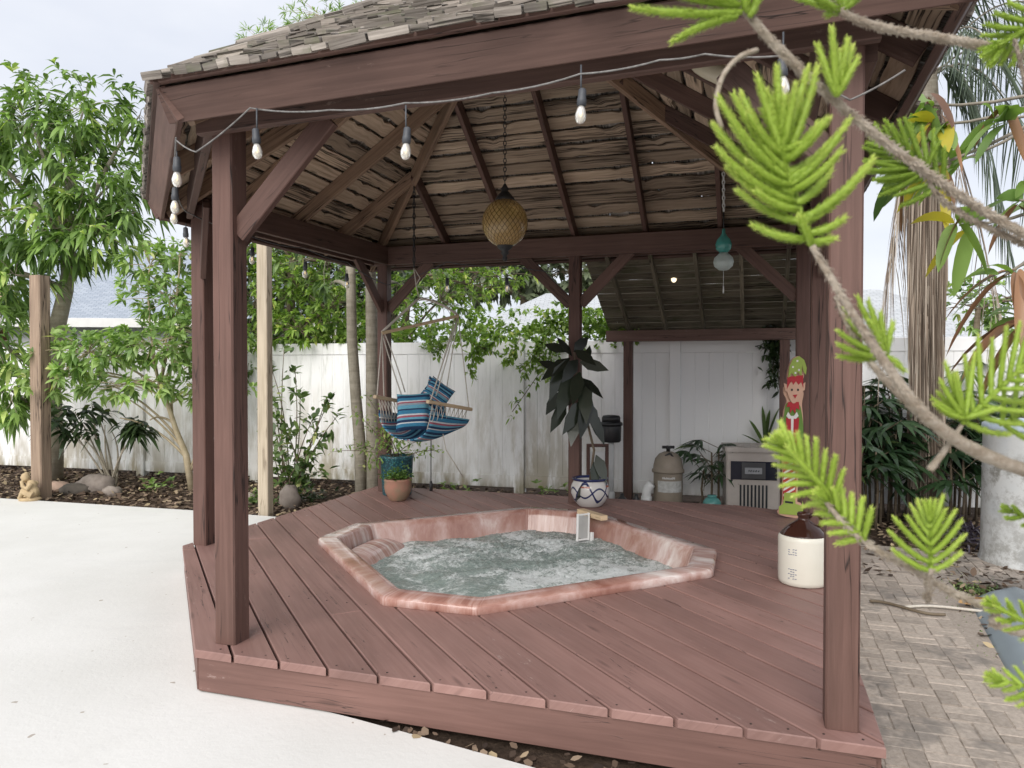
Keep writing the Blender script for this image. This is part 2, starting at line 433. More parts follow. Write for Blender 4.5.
while strip < 8:
    lo, hi = strip+gap/2, strip+w-gap/2; strip += w
    poly = clip(clip(DECK, (SQ, SQ), hi), (-SQ, -SQ), -lo)
    if len(poly) < 3: continue
    pm = (lo+hi)/2-pc
    pieces = [poly]
    if abs(pm) < HH:
        qh = min(HH, 2*HH-CH-abs(pm))
        pieces = [clip(poly, (-SQ, SQ), qc-qh), clip(poly, (SQ, -SQ), -(qc+qh))]
    elif random.random() < .35:
        qq = U(3.4, 6.4); pieces = [clip(poly, (-SQ, SQ), qq), clip(poly, (SQ, -SQ), -qq-.006)]
    for pl in pieces:
        if len(pl) < 3: continue
        zz = DZ+U(-.0015, .0015)
        ar = sum(pl[i][0]*pl[(i+1) % len(pl)][1]-pl[(i+1) % len(pl)][0]*pl[i][1] for i in range(len(pl)))
        if abs(ar) < .004: continue
        # drop tiny edges
        q = [pl[i] for i in range(len(pl)) if math.dist(pl[i], pl[i-1]) > .012]
        if len(q) < 3: continue
        m.prism([G(a, b, zz) for a, b in q], (0, 0, .036), uvd=nrm(BX-AX), inset=.004)
p_ = p0-19.5*w
while p_ < 8:   # pairs of screw heads near the front and left edges of every board
    for off in (-.045, .045):
        for (bb_, aa_) in ((2.83, None), (3.62, None), (None, -3.94), (7.30, None)):
            a_, b_ = ((p_+off)/SQ-bb_, bb_) if bb_ else (aa_, (p_+off)/SQ-aa_)
            if -3.97 < a_ < .38 and 2.8 < b_ < 7.37 and a_+b_ > .48 and (bb_ != 3.62 or a_+b_ < 1.6): m.lathe(G(a_, b_, DZ-.002), [(0.0045, 0), (.0045, .0035), (0, .0036)], 8, mi=1)
    p_ += w
boards = m.build('deck_boards', [MAT['deck'], M_plain('rusty_screw', (.05, .03, .025), None, 5, .6)], deck)
# rim joists (skirt boards) along each visible side and joists below
def inset_poly(poly, d):
    out = []; n = len(poly)
    for i in range(n):
        p = np.array(poly[i]); e0 = nrm(p-np.array(poly[i-1])); e1 = nrm(np.array(poly[(i+1) % n])-p)
        n0 = np.array([-e0[1], e0[0]]); n1 = np.array([-e1[1], e1[0]]); out.append(tuple(p+(n0+n1)*d/max(1+n0@n1, .3)))
    return out
IN = inset_poly(DECK, .027)
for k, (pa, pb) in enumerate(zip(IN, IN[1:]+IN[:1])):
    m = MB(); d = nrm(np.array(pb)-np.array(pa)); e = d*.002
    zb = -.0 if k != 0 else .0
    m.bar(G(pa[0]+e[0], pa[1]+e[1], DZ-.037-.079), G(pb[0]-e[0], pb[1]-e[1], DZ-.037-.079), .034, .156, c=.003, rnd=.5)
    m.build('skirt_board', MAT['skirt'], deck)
m = MB()
jj = inset_poly(DECK, .09)
m.prism([G(a, b, .10) for a, b in jj], (0, 0, .03))   # dark joist deck under gaps (ledger)
# cut centre by making it low: it sits under boards only as a dark backing ring
m = MB()
for t in np.arange(-4, 4.1, .4):
    for sgn in (-1, 1):
        q = qc+t
        seg = clip(clip(jj, (-SQ, SQ), q+.02), (SQ, -SQ), -q+.02)
        if len(seg) < 3: continue
        ps = [(x+y)*SQ for x, y in seg]; lo, hi = min(ps), max(ps)
        rng = [(lo, hi)] if abs(t) > HH else ([(lo, pc-HH-.02)] if sgn < 0 else [(pc+HH+.02, hi)])
        if abs(t) > HH and sgn > 0: continue
        for l2, h2 in rng:
            if h2-l2 < .1: continue
            f = lambda p: G((p-q)*SQ, (p+q)*SQ, .10)
            m.bar(f(l2+.02), f(h2-.02), .038, .12, rnd=.2)
m.build('joists', MAT['beam'], deck)

# ================================================================ gazebo
gz = empty('gazebo', G(-1.7, 5, DZ), 'dark brown timber gazebo with shingled hip roof over the sunken tub', 'gazebo')
POSTS = {'A': (-2.365, 2.94), 'B': (.30, 2.93), 'F': (-3.88, 4.52), 'E': (-3.76, 7.12), 'D': (-1.68, 7.12), 'C1': (.39, 7.06), 'C2': (.395, 5.28)}
HB, HT = 2.59, 2.775   # header bottom / top
for k, (a, b) in POSTS.items():
    m = MB(); w = .113
    m.bar(G(a, b, DZ+.001), G(a, b, HT-.03 if k in 'AB' else HB+.10), w, w, up=BX, c=.007, rnd=U(.3, .7), seg=1)
    m.build('post', MAT['post'], gz)
def hdr(pa, pb, off=0.0, ext0=.06, ext1=.06, w=.045, zb=HB, zt=HT, dz=0):
    pa, pb = G(*pa), G(*pb)+ZX*dz; pa = pa-ZX*dz*.4; d = nrm(pb-pa); nn = np.cross(ZX, d)
    m = MB(); m.bar(pa-d*ext0+nn*off+ZX*(zb+zt)/2, pb+d*ext1+nn*off+ZX*(zb+zt)/2, w, zt-zb, c=.005)
    m.build('header_beam', MAT['beam'], gz)
PS = POSTS
o = .083
hdr(PS['A'], PS['B'], -o, .1, .1, dz=.03)
hdr(PS['F'], PS['A'], -o, -.02, -.02); hdr(PS['E'], PS['F'], o+.0, .1, -.02); hdr(PS['E'], PS['F'], -o, 0.1, 0)
hdr((-3.76, 7.12), (.36, 7.12), o, .0, .0); hdr((-3.76, 7.12), (.36, 7.12), -o, .1, .1)
hdr((.36, 7.1), PS['B'], o, -.02, -.02); hdr((.36, 7.1), PS['B'], -o, .1, .1)
# braces
def brace(k, to, L=.46, w=.105, th=.04, off=0):
    p = G(*PS[k]); q = G(*PS[to]) if isinstance(to, str) else G(*to); d = nrm(q-p); nn = np.cross(ZX, d)*off
    m = MB(); s = .05
    a = p+d*s+ZX*(HB-L)+nn; b = p+d*(s+L+.03)+ZX*(HB+.03)+nn
    m.bar(a, b, th, w, up=np.cross(nrm(b-a), np.cross(d, ZX)), c=.004)
    m.build('brace', MAT['post'] if k in 'A' else MAT['beam'], gz)
brace('A', 'B'); brace('A', 'F', .5); brace('B', 'A', .33); brace('D', 'E'); brace('D', 'C1'); brace('E', 'D'); brace('E', 'F'); brace('F', 'E'); brace('C1', 'D'); brace('B', 'C2'); brace('F', 'A', .4)
brace('C2', (.33, 2.9))
# roof
EZ, AZ = 2.70, 4.27
EZV = [2.69, 2.755, 2.70, 2.70, 2.69]
AP = (-1.70, 5.03)
EAVE = [(-2.42, 2.63), (.65, 2.63), (.65, 7.42), (-4.10, 7.42), (-4.10, 4.31)]
FAC = [(EAVE[i], EAVE[(i+1) % 5]) for i in range(5)]
apex = G(AP[0], AP[1], AZ)
def facet(i):
    p, q = FAC[i]; return G(p[0], p[1], EZV[i]), G(q[0], q[1], EZV[(i+1) % 5])
names = ['front', 'right', 'back', 'left', 'corner']
RD = .115
for fi in range(5):
    p, q = facet(fi); L = np.linalg.norm(q-p); ex = (q-p)/L
    xa = np.dot(apex-p, ex); foot = p+ex*xa; H = np.linalg.norm(apex-foot); eu = (apex-foot)/H
    nv = nrm(np.cross(ex, eu))
    if nv[2] < 0: nv = -nv
    # sheathing boards
    m = MB(); y = 0.02
    while y < H-.06:
        bwid = U(.112, .135); s0, s1 = y/H, min((y+bwid)/H, .995)
        l0, r0, l1, r1 = s0*xa, L-(L-xa)*s0, s1*xa, L-(L-xa)*s1
        segs = max(2, int((r0-l0)/.07)); V = []
        je = lambda: U(-.004, .004)
        cuts = [0, segs]
        for k in range(segs+1):
            t = k/segs
            a = l0+(r0-l0)*t; b = l1+(r1-l1)*t
            ya = y+(je() if random.random() > .1 else U(0, .02)); yb = y+bwid+(je() if random.random() > .15 else -U(0, .03))
            lo = p+ex*a+eu*ya; hi = p+ex*b+eu*yb
            V += [lo, hi, lo+nv*.018, hi+nv*.018]
        fs = []; uv = []; ou, ov = U(0, 40), U(0, 40)
        for k in range(segs):
            c = k*4; x0 = ou+(r0-l0)*k/segs; x1 = ou+(r0-l0)*(k+1)/segs
            fs += [[c, c+1, c+5, c+4], [c+2, c+6, c+7, c+3], [c, c+4, c+6, c+2], [c+1, c+3, c+7, c+5]]
            uv += [[(x0, ov), (x0, ov+bwid), (x1, ov+bwid), (x1, ov)]]*1+[[(x0, ov), (x1, ov), (x1, ov+bwid), (x0, ov+bwid)]]+[[(x0, ov), (x1, ov), (x1, ov+.018), (x0, ov+.018)]]+[[(x0, ov), (x0, ov+.018), (x1, ov+.018), (x1, ov)]]
        m.add(V, fs, uv, random.random())
        y += bwid+U(.014, .040)
    m.build('sheathing', MAT['sheath'], gz)
    # shakes on top
    m = MB(); y = -.085 if fi == 0 else -.045; row = 0
    while y < H:
        s = max(y, 0)/H; l, r = s*xa, L-(L-xa)*s; x = l-U(.0, .06)-(.03 if row == 0 else 0)
        while x < r+.03:
            wd = random.choice((U(.04, .09), U(.08, .19))); ln = .27+U(-.03, .02); th = U(.018, .034)
            yy = y+random.choice((U(-.015, .015), U(-.045, .03)))*(1 if row else .3)
            x1 = min(x+wd, r+.05)
            if x1-x > .02:
                cx = p+ex*((x+x1)/2)+eu*yy+nv*(.086+U(-.004, .008)); e = cx+eu*min(ln, H-y+.05)-nv*.044+ex*U(-.014, .014)
                m.bar(cx, e, x1-x-.004, th, up=nv+ex*U(-.06, .06), c=.003, seg=2, wob=.0025)
            x += wd+.002
        y += .118; row += 1
    m.build('shakes', MAT['shake'], gz)
    # rafters
    ctr = {0: [-.75+k*.0 for k in []]}
    if fi == 2: xs = [.65-(-.32), .65-(-1.0), .65-(-1.69), .65-(-2.37), .65-(-3.05)]
    elif fi == 3: xs = [7.42-6.4, 7.42-5.65, 7.42-4.9]
    elif fi == 0: xs = [.35, 1.03, 1.71, 2.39]
    elif fi == 1: xs = [.6, 1.3, 2.0, 2.7, 3.4, 4.1]
    else: xs = [L*.5]
    for x in xs:
        sm = min(x/xa if x < xa else (L-x)/(L-xa), .985)
        a = p+ex*x+eu*.02-nv*(RD/2+.002); b = p+ex*x+eu*(H*sm-.03)-nv*(RD/2+.002)
        m = MB(); m.bar(a, b, .04, RD, up=nv, c=.003); m.build('rafter', MAT['rafter'] if fi in (3, 4) else MAT['beam'], gz)
for i in range(5):
    p = G(EAVE[i][0], EAVE[i][1], EZV[i]); d = nrm(apex-p); sd = nrm(np.cross(d, ZX)); upv = np.cross(sd, d)
    m = MB(); m.bar(p+d*.03-upv*.085, apex-d*.02-upv*.085, .045, .13, up=upv, c=.003)
    m.build('hip_rafter', MAT['rafter'], gz)
m = MB(); m.lathe(apex-ZX*.26, [(.0, 0), (.06, .01), (.06, .16), (0, .17)], 8, smooth=False); m.build('apex_block', MAT['beam'], gz)
# fascia (outer boards) with a thin trim strip above
for i in range(5):
    p, q = EAVE[i], EAVE[(i+1) % 5]
    a, b = G(p[0], p[1]), G(q[0], q[1]); d = nrm(b-a); out = np.cross(d, ZX); a = a+ZX*(EZV[i]-2.7); b = b+ZX*(EZV[(i+1) % 5]-2.7)
    m = MB(); m.bar(a-d*.03-out*.002+ZX*2.648, b+d*.03-out*.002+ZX*2.648, .034, .148, up=out*.075+ZX*.125, c=.004)
    f = m.build('fascia', MAT['beam'], gz)
    m = MB(); m.bar(a-d*.045+out*.052+ZX*2.738, b+d*.045+out*.052+ZX*2.738, .03, .034, c=.003)
    m.build('fascia_trim', MAT['beam'], f)

# ================================================================ lean-to roof behind
sh = empty('lean_to_roof', G(-.5, 8.4, 0), 'low slatted lean-to roof on dark posts between gazebo and white fence', 'lean-to')
sb = 8.47
m = MB(); m.bar(G(-1.63, sb, 1.875), G(.72, sb, 1.875), .09, .125, c=.004); m.build('beam', MAT['beam'], sh)
for a in (-1.38, .29):
    m = MB(); m.bar(G(a, sb, -.03), G(a, sb, 1.811), .10, .10, up=BX, c=.005); m.build('post', MAT['post'], sh)
r0b, r0z, r1b, r1z = 7.26, 2.63, 8.80, 1.875
sl = nrm(G(0, r1b, r1z)-G(0, r0b, r0z)); sn = np.cross(AX, sl); sn = sn if sn[2] > 0 else -sn
LS = math.hypot(r1b-r0b, r1z-r0z)
for a in (-1.40, -.98, -.56, -.14, .28, .66):
    m = MB(); m.bar(G(a, r0b, r0z), G(a, r0b, r0z)+sl*LS, .035, .085, up=sn, c=.003); m.build('rafter', MAT['slat_old'], sh)
m = MB(); t = .02
while t < LS-.02:
    c = G(0, r0b, r0z)+sl*t+sn*.075
    tilt = nrm(sl+sn*.03)
    a, b = c+AX*-1.66, c+AX*.78
    m.bar(a, b, .119, .014, up=nrm(np.cross(AX, tilt)), c=.002, seg=6, wob=.002); t += .128
m.build('slats', MAT['slat_old'], sh)

# ================================================================ vinyl fence
def m_vinyl():
    t = NT('white_vinyl'); tc = t.n('ShaderNodeTexCoord')
    ov = tc.outputs['Object']; sx = t.n('ShaderNodeSeparateXYZ'); t.l(ov, sx.inputs[0])
    def sc(x, y, z):
        mp = t.n('ShaderNodeMapping'); mp.inputs['Scale'].default_value = (x, y, z); t.l(ov, mp.inputs[0]); return mp.outputs[0]
    n1 = t.noise(sc(1, 1, .22), 5, 6, .65); n2 = t.noise(sc(1, 1, .12), 14, 5, .7); n3 = t.noise(sc(1, 1, 1), .8, 3)
    base = (.87, .875, .88)
    hz = t.n('ShaderNodeMapRange'); hz.inputs['From Min'].default_value = 1.45; hz.inputs['From Max'].default_value = .15; t.l(sx.outputs[2], hz.inputs[0])
    xm = t.n('ShaderNodeMapRange'); xm.inputs['From Min'].default_value = 1.5; xm.inputs['From Max'].default_value = .3; t.l(sx.outputs[0], xm.inputs[0])
    f = t.math('MULTIPLY', t.ramp(n1, [(.42, 0), (.57, 1)]), t.math('MULTIPLY', hz.outputs[0], xm.outputs[0]))
    f = t.math('MULTIPLY', f, t.ramp(n3, [(.36, .3), (.5, 1)]))
    f2 = t.math('MULTIPLY', t.math('MULTIPLY', t.ramp(n2, [(.5, 0), (.66, .5)]), t.ramp(n3, [(.4, .3), (.6, 1)])), xm.outputs[0])
    col = t.mix(f2, base, (.42, .44, .40)); col = t.mix(t.math('MULTIPLY', f, .85), col, (.30, .25, .15))
    low = t.ramp(sx.outputs[2], [(.05, .6), (.2, 0)]); col = t.mix(t.math('MULTIPLY', low, t.ramp(n2, [(.4, 0), (.6, 1)])), col, (.22, .22, .16))
    return t.done(t.bsdf(col, .45, .4, 0, n2, .03, .002))
vin = m_vinyl()
def FP(s, z=0.0, off=0.0):   # s metres along the fence from pixel column 503
    a = -2.75+s; return G(a, 8.74+.045*(a+2.2)+off, z)
fdir = nrm(FP(1)-FP(0)); fn = np.cross(fdir, ZX)
fence = empty('vinyl_fence', FP(0, -.03), 'white vinyl privacy fence running behind the garden, stained green and brown in places', 'fence')
SP = 1.86
for k in range(-7, 6):
    s0, s1 = k*SP, (k+1)*SP
    m = MB(); c = FP(s0, 0); m.bar(c-ZX*.03, c+ZX*1.87, .125, .125, up=fn, c=.006); m.lathe(c+ZX*1.87, [(.092, 0), (.092, .012), (0, .05)], 4, smooth=False, axis=None)
    m.build('fence_post', vin, fence)
    m = MB(); a, b = s0+.064, s1-.064
    m.bar(FP(a, 1.765), FP(b, 1.765), .045, .15, c=.005); m.bar(FP(a, .12), FP(b, .12), .045, .15, c=.005)
    nb_ = 11; bwid = (b-a)/nb_
    for j in range(nb_): m.bar(FP(a+bwid*(j+.5), .197), FP(a+bwid*(j+.5), 1.688), bwid-.0006, .022, up=fn, c=.0045, rnd=.5)
    m.build('fence_panel', vin, fence)

# ================================================================ houses beyond
def m_shingle(c1, c2, name, sc):
    t = NT(name); b = t.n('ShaderNodeTexBrick'); t.l(t.vec('UV'), b.inputs[0])
    b.inputs['Color1'].default_value = c1+(1,); b.inputs['Color2'].default_value = c2+(1,); b.inputs['Mortar'].default_value = tuple(x*.7 for x in c1)+(1,)
    b.inputs['Scale'].default_value = sc; b.inputs['Mortar Size'].default_value = .02; b.inputs['Row Height'].default_value = .25; b.inputs['Brick Width'].default_value = .5
    return t.done(t.bsdf(b.outputs[0], .85, .2))
stucco = M_plain('pale_stucco', (.62, .64, .66), (.52, .54, .56), 20, .9, .2)
def house(name, label, x0, x1, y0, y1, ez, rz, roofm, wallm, ang=0.0, gable=True, over=.4):
    root = empty(name, ((x0+x1)/2, (y0+y1)/2, -.03), label, 'house')
    ca, sa = math.cos(ang), math.sin(ang); cx, cy = (x0+x1)/2, (y0+y1)/2
    def T(x, y, z): return np.array([cx+(x-cx)*ca-(y-cy)*sa, cy+(x-cx)*sa+(y-cy)*ca, z])
    m = MB(); ym = cy
    c = [T(x0, y0, 0), T(x1, y0, 0), T(x1, y1, 0), T(x0, y1, 0)]; up = ZX*ez; c = [q-ZX*.03 for q in c]
    for i in range(4): m.quad(c[i], c[(i+1) % 4], c[(i+1) % 4]+up, c[i]+up)
    if gable:
        for x in (x0, x1): m.add([T(x, y0, ez-.03), T(x, y1, ez-.03), T(x, ym, rz-.05)], [[0, 1, 2]])
    m.build('wall', wallm, root)
    # window parts on the near wall
    for fx in (.2, .5, .8):
        wx = x0+(x1-x0)*fx; m = MB(); m.bar(T(wx, y0-.01, 1.0), T(wx, y0-.01, 2.1), 1.1, .06, up=T(0, 1, 0)-T(0, 0, 0), c=.01); m.build('window', M_dark, root)
    m = MB(); hx = over if gable else -(rz-ez)*1.3
    th = .12
    for sy, yy in ((1, y0), (-1, y1)):
        e0, e1 = T(x0-over, yy-sy*over, ez-.12), T(x1+over, yy-sy*over, ez-.12); r0, r1 = T(x0-hx, ym, rz), T(x1+hx, ym, rz)
        q = [e0, e1, r1, r0] if sy > 0 else [e1, e0, r0, r1]
        m.prism(q, nrm(np.cross(q[1]-q[0], q[3]-q[0]))*th)
    if not gable:
        for xx, sx in ((x0, -1), (x1, 1)):
            q = [T(xx+sx*over, y1+over, ez-.12), T(xx+sx*over, y0-over, ez-.12), T(xx-sx*hx*-1 if 0 else (x0-hx if sx < 0 else x1+hx), ym, rz)]
            if sx > 0: q = [q[1], q[0], q[2]]
            m.prism(q, nrm(np.cross(q[1]-q[0], q[2]-q[0]))*th)
    m.build('roof', roofm, root)
    m = MB()
    for yy, sy in ((y0, -1),): m.bar(T(x0-over, yy+sy*(over+.03), ez-.22), T(x1+over, yy+sy*(over+.03), ez-.22), .05, .2)
    m.build('gutter', M_white, root)
    return root
M_dark = M_plain('dark_glass', (.03, .035, .04), (.05, .055, .06), 3, .15, 0)
M_white = M_plain('white_trim', (.75, .75, .74), (.68, .68, .67), 6, .5, .05)
house('neighbour_house', 'neighbouring house with blue-grey shingle roof behind the mango tree', -11.6, -3.8, 17, 24, 2.75, 4.75, m_shingle((.30, .34, .40), (.38, .42, .48), 'blue_grey_shingle', 3.2), stucco, .1)
house('neighbour_house', 'peach-coloured house at far left with tan roof, behind the fence', -22, -12.2, 15.5, 21, 2.55, 3.6, m_shingle((.45, .30, .22), (.52, .36, .26), 'tan_shingle', 3.2), M_plain('peach_stucco', (.62, .36, .22), (.55, .32, .2), 8, .9), .05)
house('neighbour_house', 'pale grey-roofed house directly behind the fence and lean-to', -1.0, 12.0, 17, 25, 2.2, 3.7, m_shingle((.42, .44, .46), (.50, .52, .54), 'pale_shingle', 2), stucco, -.12, False)

# ================================================================ hot tub
def m_spa():
    t = NT('marbled_acrylic'); v = t.vec('Object', (1, 1, .5)); n = t.noise(v, 1.6, 4, .5, .6); n2 = t.noise(t.vec('Object', (1, 1, .3)), 9, 6, .7, 1.2)
    uvn = t.noise(t.vec('UV', (13, 1.4, 1)), 1.0, 7, .68, .35)
    col = t.ramp(t.math('ADD', t.math('MULTIPLY', n, .35), t.math('MULTIPLY', uvn, .65)), [(.35, (.24, .105, .08)), (.46, (.38, .21, .172)), (.54, (.50, .345, .31)), (.64, (.73, .66, .63))])
    return t.done(t.bsdf(col, .12, .55, 0, n2, .01, .002))
def m_water():
    t = NT('bubbling_water'); v = t.vec(); n = t.noise(v, 4.6, 8, .7, .8); n2 = t.noise(v, 30, 8, .78, .5); n3 = t.noise(v, 1.6, 3)
    f = t.math('ADD', t.math('ADD', t.math('MULTIPLY', n, .4), t.math('MULTIPLY', n2, .34)), t.math('MULTIPLY', n3, .3))
    fo = t.ramp(f, [(.485, 0), (.535, .4), (.57, 1)])
    col = t.mix(fo, t.ramp(n2, [(.3, (.19, .245, .225)), (.7, (.38, .45, .42))]), (.80, .84, .84))
    r = t.ramp(fo, [(0, .08), (1, .55)])
    return t.done(t.bsdf(col, r, .5, 0, n2, .8, .03))
tub = empty('hot_tub', G(SPA_C[0], SPA_C[1], 0), 'sunken pinkish-brown marbled hot tub full of bubbling water', 'hot tub')
def oct_ring(half, ch, z, sub=5, rr=.03):
    pts = spa_oct(half, ch); out = []
    for i in range(8):
        p0 = np.array(pts[i-1]); p = np.array(pts[i]); p1 = np.array(pts[(i+1) % 8])
        d0 = nrm(p0-p); d1 = nrm(p1-p); r = min(rr, .4*np.linalg.norm(p0-p), .4*np.linalg.norm(p1-p))
        for k in range(4):
            t = k/3; out.append((1-t)**2*(p+d0*r)+2*t*(1-t)*p+t*t*(p+d1*r))
        a, b = p+d1*r, p1-(-d1)*0+nrm(p-p1)*min(rr, .4*np.linalg.norm(p1-p))
        for k in range(1, sub): out.append(a+(b-a)*k/sub)
    return [G(q[0], q[1], z) for q in out]
rings = [(1.19, .39, .198), (1.197, .39, .206), (1.195, .39, .240), (1.190, .388, .247), (1.180, .383, .254), (1.10, .365, .258), (1.078, .357, .258), (1.068, .354, .254), (1.060, .35, .244), (1.045, .345, .21), (1.03, .34, .14), (1.01, .335, .08), (.985, .33, .0), (.90, .32, -.15), (.62, .25, -.18), (.6, .25, -.55), (.3, .1, -.58)]
m = MB(); V = []; R = [oct_ring(*r) for r in rings]; n = len(R[0])
for r in R: V += r
V.append(G(SPA_C[0], SPA_C[1], -.58)); fs = []; uv = []
for i in range(len(R)-1):
    for k in range(n):
        j = (k+1) % n; fs.append([i*n+k, i*n+j, (i+1)*n+j, (i+1)*n+k])
        uv.append([(k/n*5, i*.08), ((k+1)/n*5, i*.08), ((k+1)/n*5, i*.08+.08), (k/n*5, i*.08+.08)])
for k in range(n): fs.append([(len(R)-1)*n+k, (len(R)-1)*n+(k+1) % n, len(V)-1]); uv.append([(0, 0)]*3)
m.add(V, fs, uv, .5, smooth=True); spa = m_spa(); m.build('tub_shell', spa, tub)
# moulded headrest / seat ledges in the left and right corners
for (a, b, s) in ((-1.02, 0, 1),):
    m = MB(); c = np.array([SPA_C[0]+a, SPA_C[1]+b])
    d = nrm(np.array([a, b])); tt = np.array([-d[1], d[0]])
    prof = [(.16, .17), (.10, .175), (.05, .165), (.0, .145), (-.03, .11), (-.05, .075), (-.14, .06), (-.22, .03), (-.26, -.08)]
    K = 12; V = []
    for k in range(K+1):
        w_ = -.40+.80*k/K; e = 1-(abs(w_)/.42)**4*.8
        for q, z in prof:
            z2 = .02+(z-.02)*e; xy = c+d*(q-.0)+tt*w_*s
            V.append(G(xy[0], xy[1], z2-.005))
    L = len(prof); fs = []
    for k in range(K):
        for i in range(L-1): fs.append([k*L+i, k*L+i+1, (k+1)*L+i+1, (k+1)*L+i])
    m.add(V, fs, [[(.13*(q_//L), .05*(q_ % L)) for q_ in f_] for f_ in fs], .5, smooth=True); m.build('headrest', spa, tub)
# water surface
m = MB(); N = 150; hw = 1.03
xs = np.linspace(-hw, hw, N); V = []
wv = [(random.uniform(4, 9), random.uniform(0, 6.28), random.uniform(0, 6.28)) for _ in range(6)]+[(random.uniform(14, 30), random.uniform(0, 6.28), random.uniform(0, 6.28)) for _ in range(10)]
PPx, QQ = np.meshgrid(xs, xs, indexing='ij'); Z = np.zeros_like(PPx)
for i, (f_, th_, ph_) in enumerate(wv):
    Z += np.sin((PPx*math.cos(th_)+QQ*math.sin(th_))*f_+ph_+1.3*np.sin(QQ*f_*.4+ph_))*(.0035 if i < 6 else .0022)
boil = np.exp(-(((PPx-.35)**2+(QQ-.25)**2)/.35))+.7*np.exp(-(((PPx+.4)**2+(QQ-.4)**2)/.1))
Z += RNG.normal(size=Z.shape)*.0055*(boil*.9+.25); Z += boil*.012
ok = (np.abs(PPx)+np.abs(QQ) < 2*1.012-.34)
AA = SPA_C[0]+(PPx-QQ)*SQ; BB = SPA_C[1]+(PPx+QQ)*SQ
V = np.stack([AA*CA+BB*SA, -AA*SA+BB*CA, Z+.085], -1).reshape(-1, 3)
idx = np.arange(N*N).reshape(N, N)
q = np.stack([idx[:-1, :-1], idx[1:, :-1], idx[1:, 1:], idx[:-1, 1:]], -1).reshape(-1, 4)
cc = (ok[:-1, :-1] & ok[1:, 1:]).reshape(-1); m.add(V, q[cc], None, .5, smooth=True)
m.build('water', m_water(), tub)
# skimmer grille leaning on the far right wall
m = MB(); c = P(583, 534, 6.02); c[2] = .10
sk = P(583, 527, 6.05); ud = nrm(V3((.05, .25, 1))); wd_ = nrm(V3((.9, .45, 0)))
nn_ = nrm(np.cross(wd_, ud))
for s_ in (-1, 1):
    m.bar(sk+wd_*.052*s_-ud*.11, sk+wd_*.052*s_+ud*.11, .016, .02, up=nn_); m.bar(sk-wd_*.043+ud*.10*s_, sk+wd_*.043+ud*.10*s_, .02, .016, up=ud)
m.bar(sk-ud*.09-nn_*-.004, sk+ud*.09-nn_*-.004, .085, .006, up=nn_, mi=1)
m.bar(sk-wd_*.03+ud*.04-nn_*.01, sk+wd_*.03+ud*.06-nn_*.01, .012, .01, up=ud, mi=2); m.bar(sk+wd_*.02+ud*.05-nn_*.01, sk+wd_*.0-ud*.05-nn_*.01, .012, .01, up=nn_, mi=2)
m.bar(sk+wd_*.085-ud*.14, sk+wd_*.085-ud*.05, .03, .03, up=nn_)
m.build('skimmer_grille', [M_white, M_plain('grey_plastic', (.45, .45, .44)), M_dark], tub)
m = MB(); c0, c1 = P(580.5, 512.5, 6.3), P(604, 516.5, 6.0); c0[2] = c1[2] = .294
m.bar(c0, c1, .07, .04, c=.004); tag(m.build('wooden_block', MAT['lightwood']), 'small pale wooden block lying on the back rim of the hot tub', 'block')
# ================================================================ objects
black = M_plain('black_plastic', (.018, .018, .02), (.03, .03, .032), 10, .35, .05)
tan_p = M_plain('tan_plastic', (.30, .25, .20), (.22, .19, .15), 5, .5, .1)
beige = M_plain('beige_metal', (.46, .42, .39), (.38, .34, .31), 6, .45, .05)
cream = M_plain('cream_glaze', (.72, .70, .62), (.66, .63, .54), 3, .18, .03)
browng = M_plain('brown_glaze', (.035, .014, .010), (.06, .022, .014), 4, .08, .02)
pvc = M_plain('white_pvc', (.72, .73, .73), (.62, .63, .62), 6, .35, .03)
rope_m = M_plain('cotton_rope', (.66, .62, .55), (.52, .48, .42), 60, .9, .4)
iron = M_plain('dark_iron', (.03, .032, .035), (.06, .06, .06), 20, .5, .2, metallic=.5)
soil = M_plain('potting_soil', (.05, .035, .025), (.03, .02, .015), 40, .95, .8)
terr = M_plain('mossy_terracotta', (.42, .19, .14), (.24, .20, .13), 7, .8, .3)
def m_chips(name, base, dark, sc):
    t = NT(name); vo = t.n('ShaderNodeTexVoronoi'); vo.inputs['Scale'].default_value = sc; t.l(t.vec(), vo.inputs['Vector'])
    return t.done(t.bsdf(t.ramp(vo.outputs['Distance'], [(.2, base), (.5, dark)]), .35, .5, 0, vo.outputs['Distance'], .3, .005))
teal = m_chips('teal_glaze', (.06, .22, .24), (.02, .07, .09), 45)
def place(root_fn): pass

# ---- stoneware jug
jc = PG(803, 586.5, DZ); jc = np.array([P(803, 586, 4.50)[0], 4.50, DZ])
jug = empty('stoneware_jug', jc, 'cream and dark brown stoneware jug standing by the right-hand post', 'jug')
m = MB(); m.lathe(jc, [(0, .001), (.132, .001), (.141, .008), (.145, .03), (.146, .265), (.144, .285), (.135, .296), (.128, .298)], 48)
for dx, dz, hh in ((-.118, .09, .05), (-.122, .21, .03)):
    pass
m.build('jug_body', cream, jug)
m = MB(); m.lathe(jc, [(.136, .295), (.128, .303), (.11, .325), (.08, .352), (.045, .375), (.033, .385), (.031, .40), (.036, .408), (.038, .42), (.033, .428), (.020, .426), (.018, .40)], 40)
m.build('jug_shoulder', browng, jug)
m = MB(); m.tube([jc+np.array(q) for q in ((.03, 0, .395), (.055, 0, .415), (.085, 0, .415), (.105, 0, .395), (.11, 0, .37), (.098, 0, .34))], [.010, .011, .012, .012, .012, .013], 10)
m.build('jug_handle', browng, jug)
m = MB()   # blue stamp on the left side: maker's mark and capacity mark
blue_ink = M_plain('blue_stamp', (.10, .12, .22), (.2, .22, .3), 60, .4, 0)
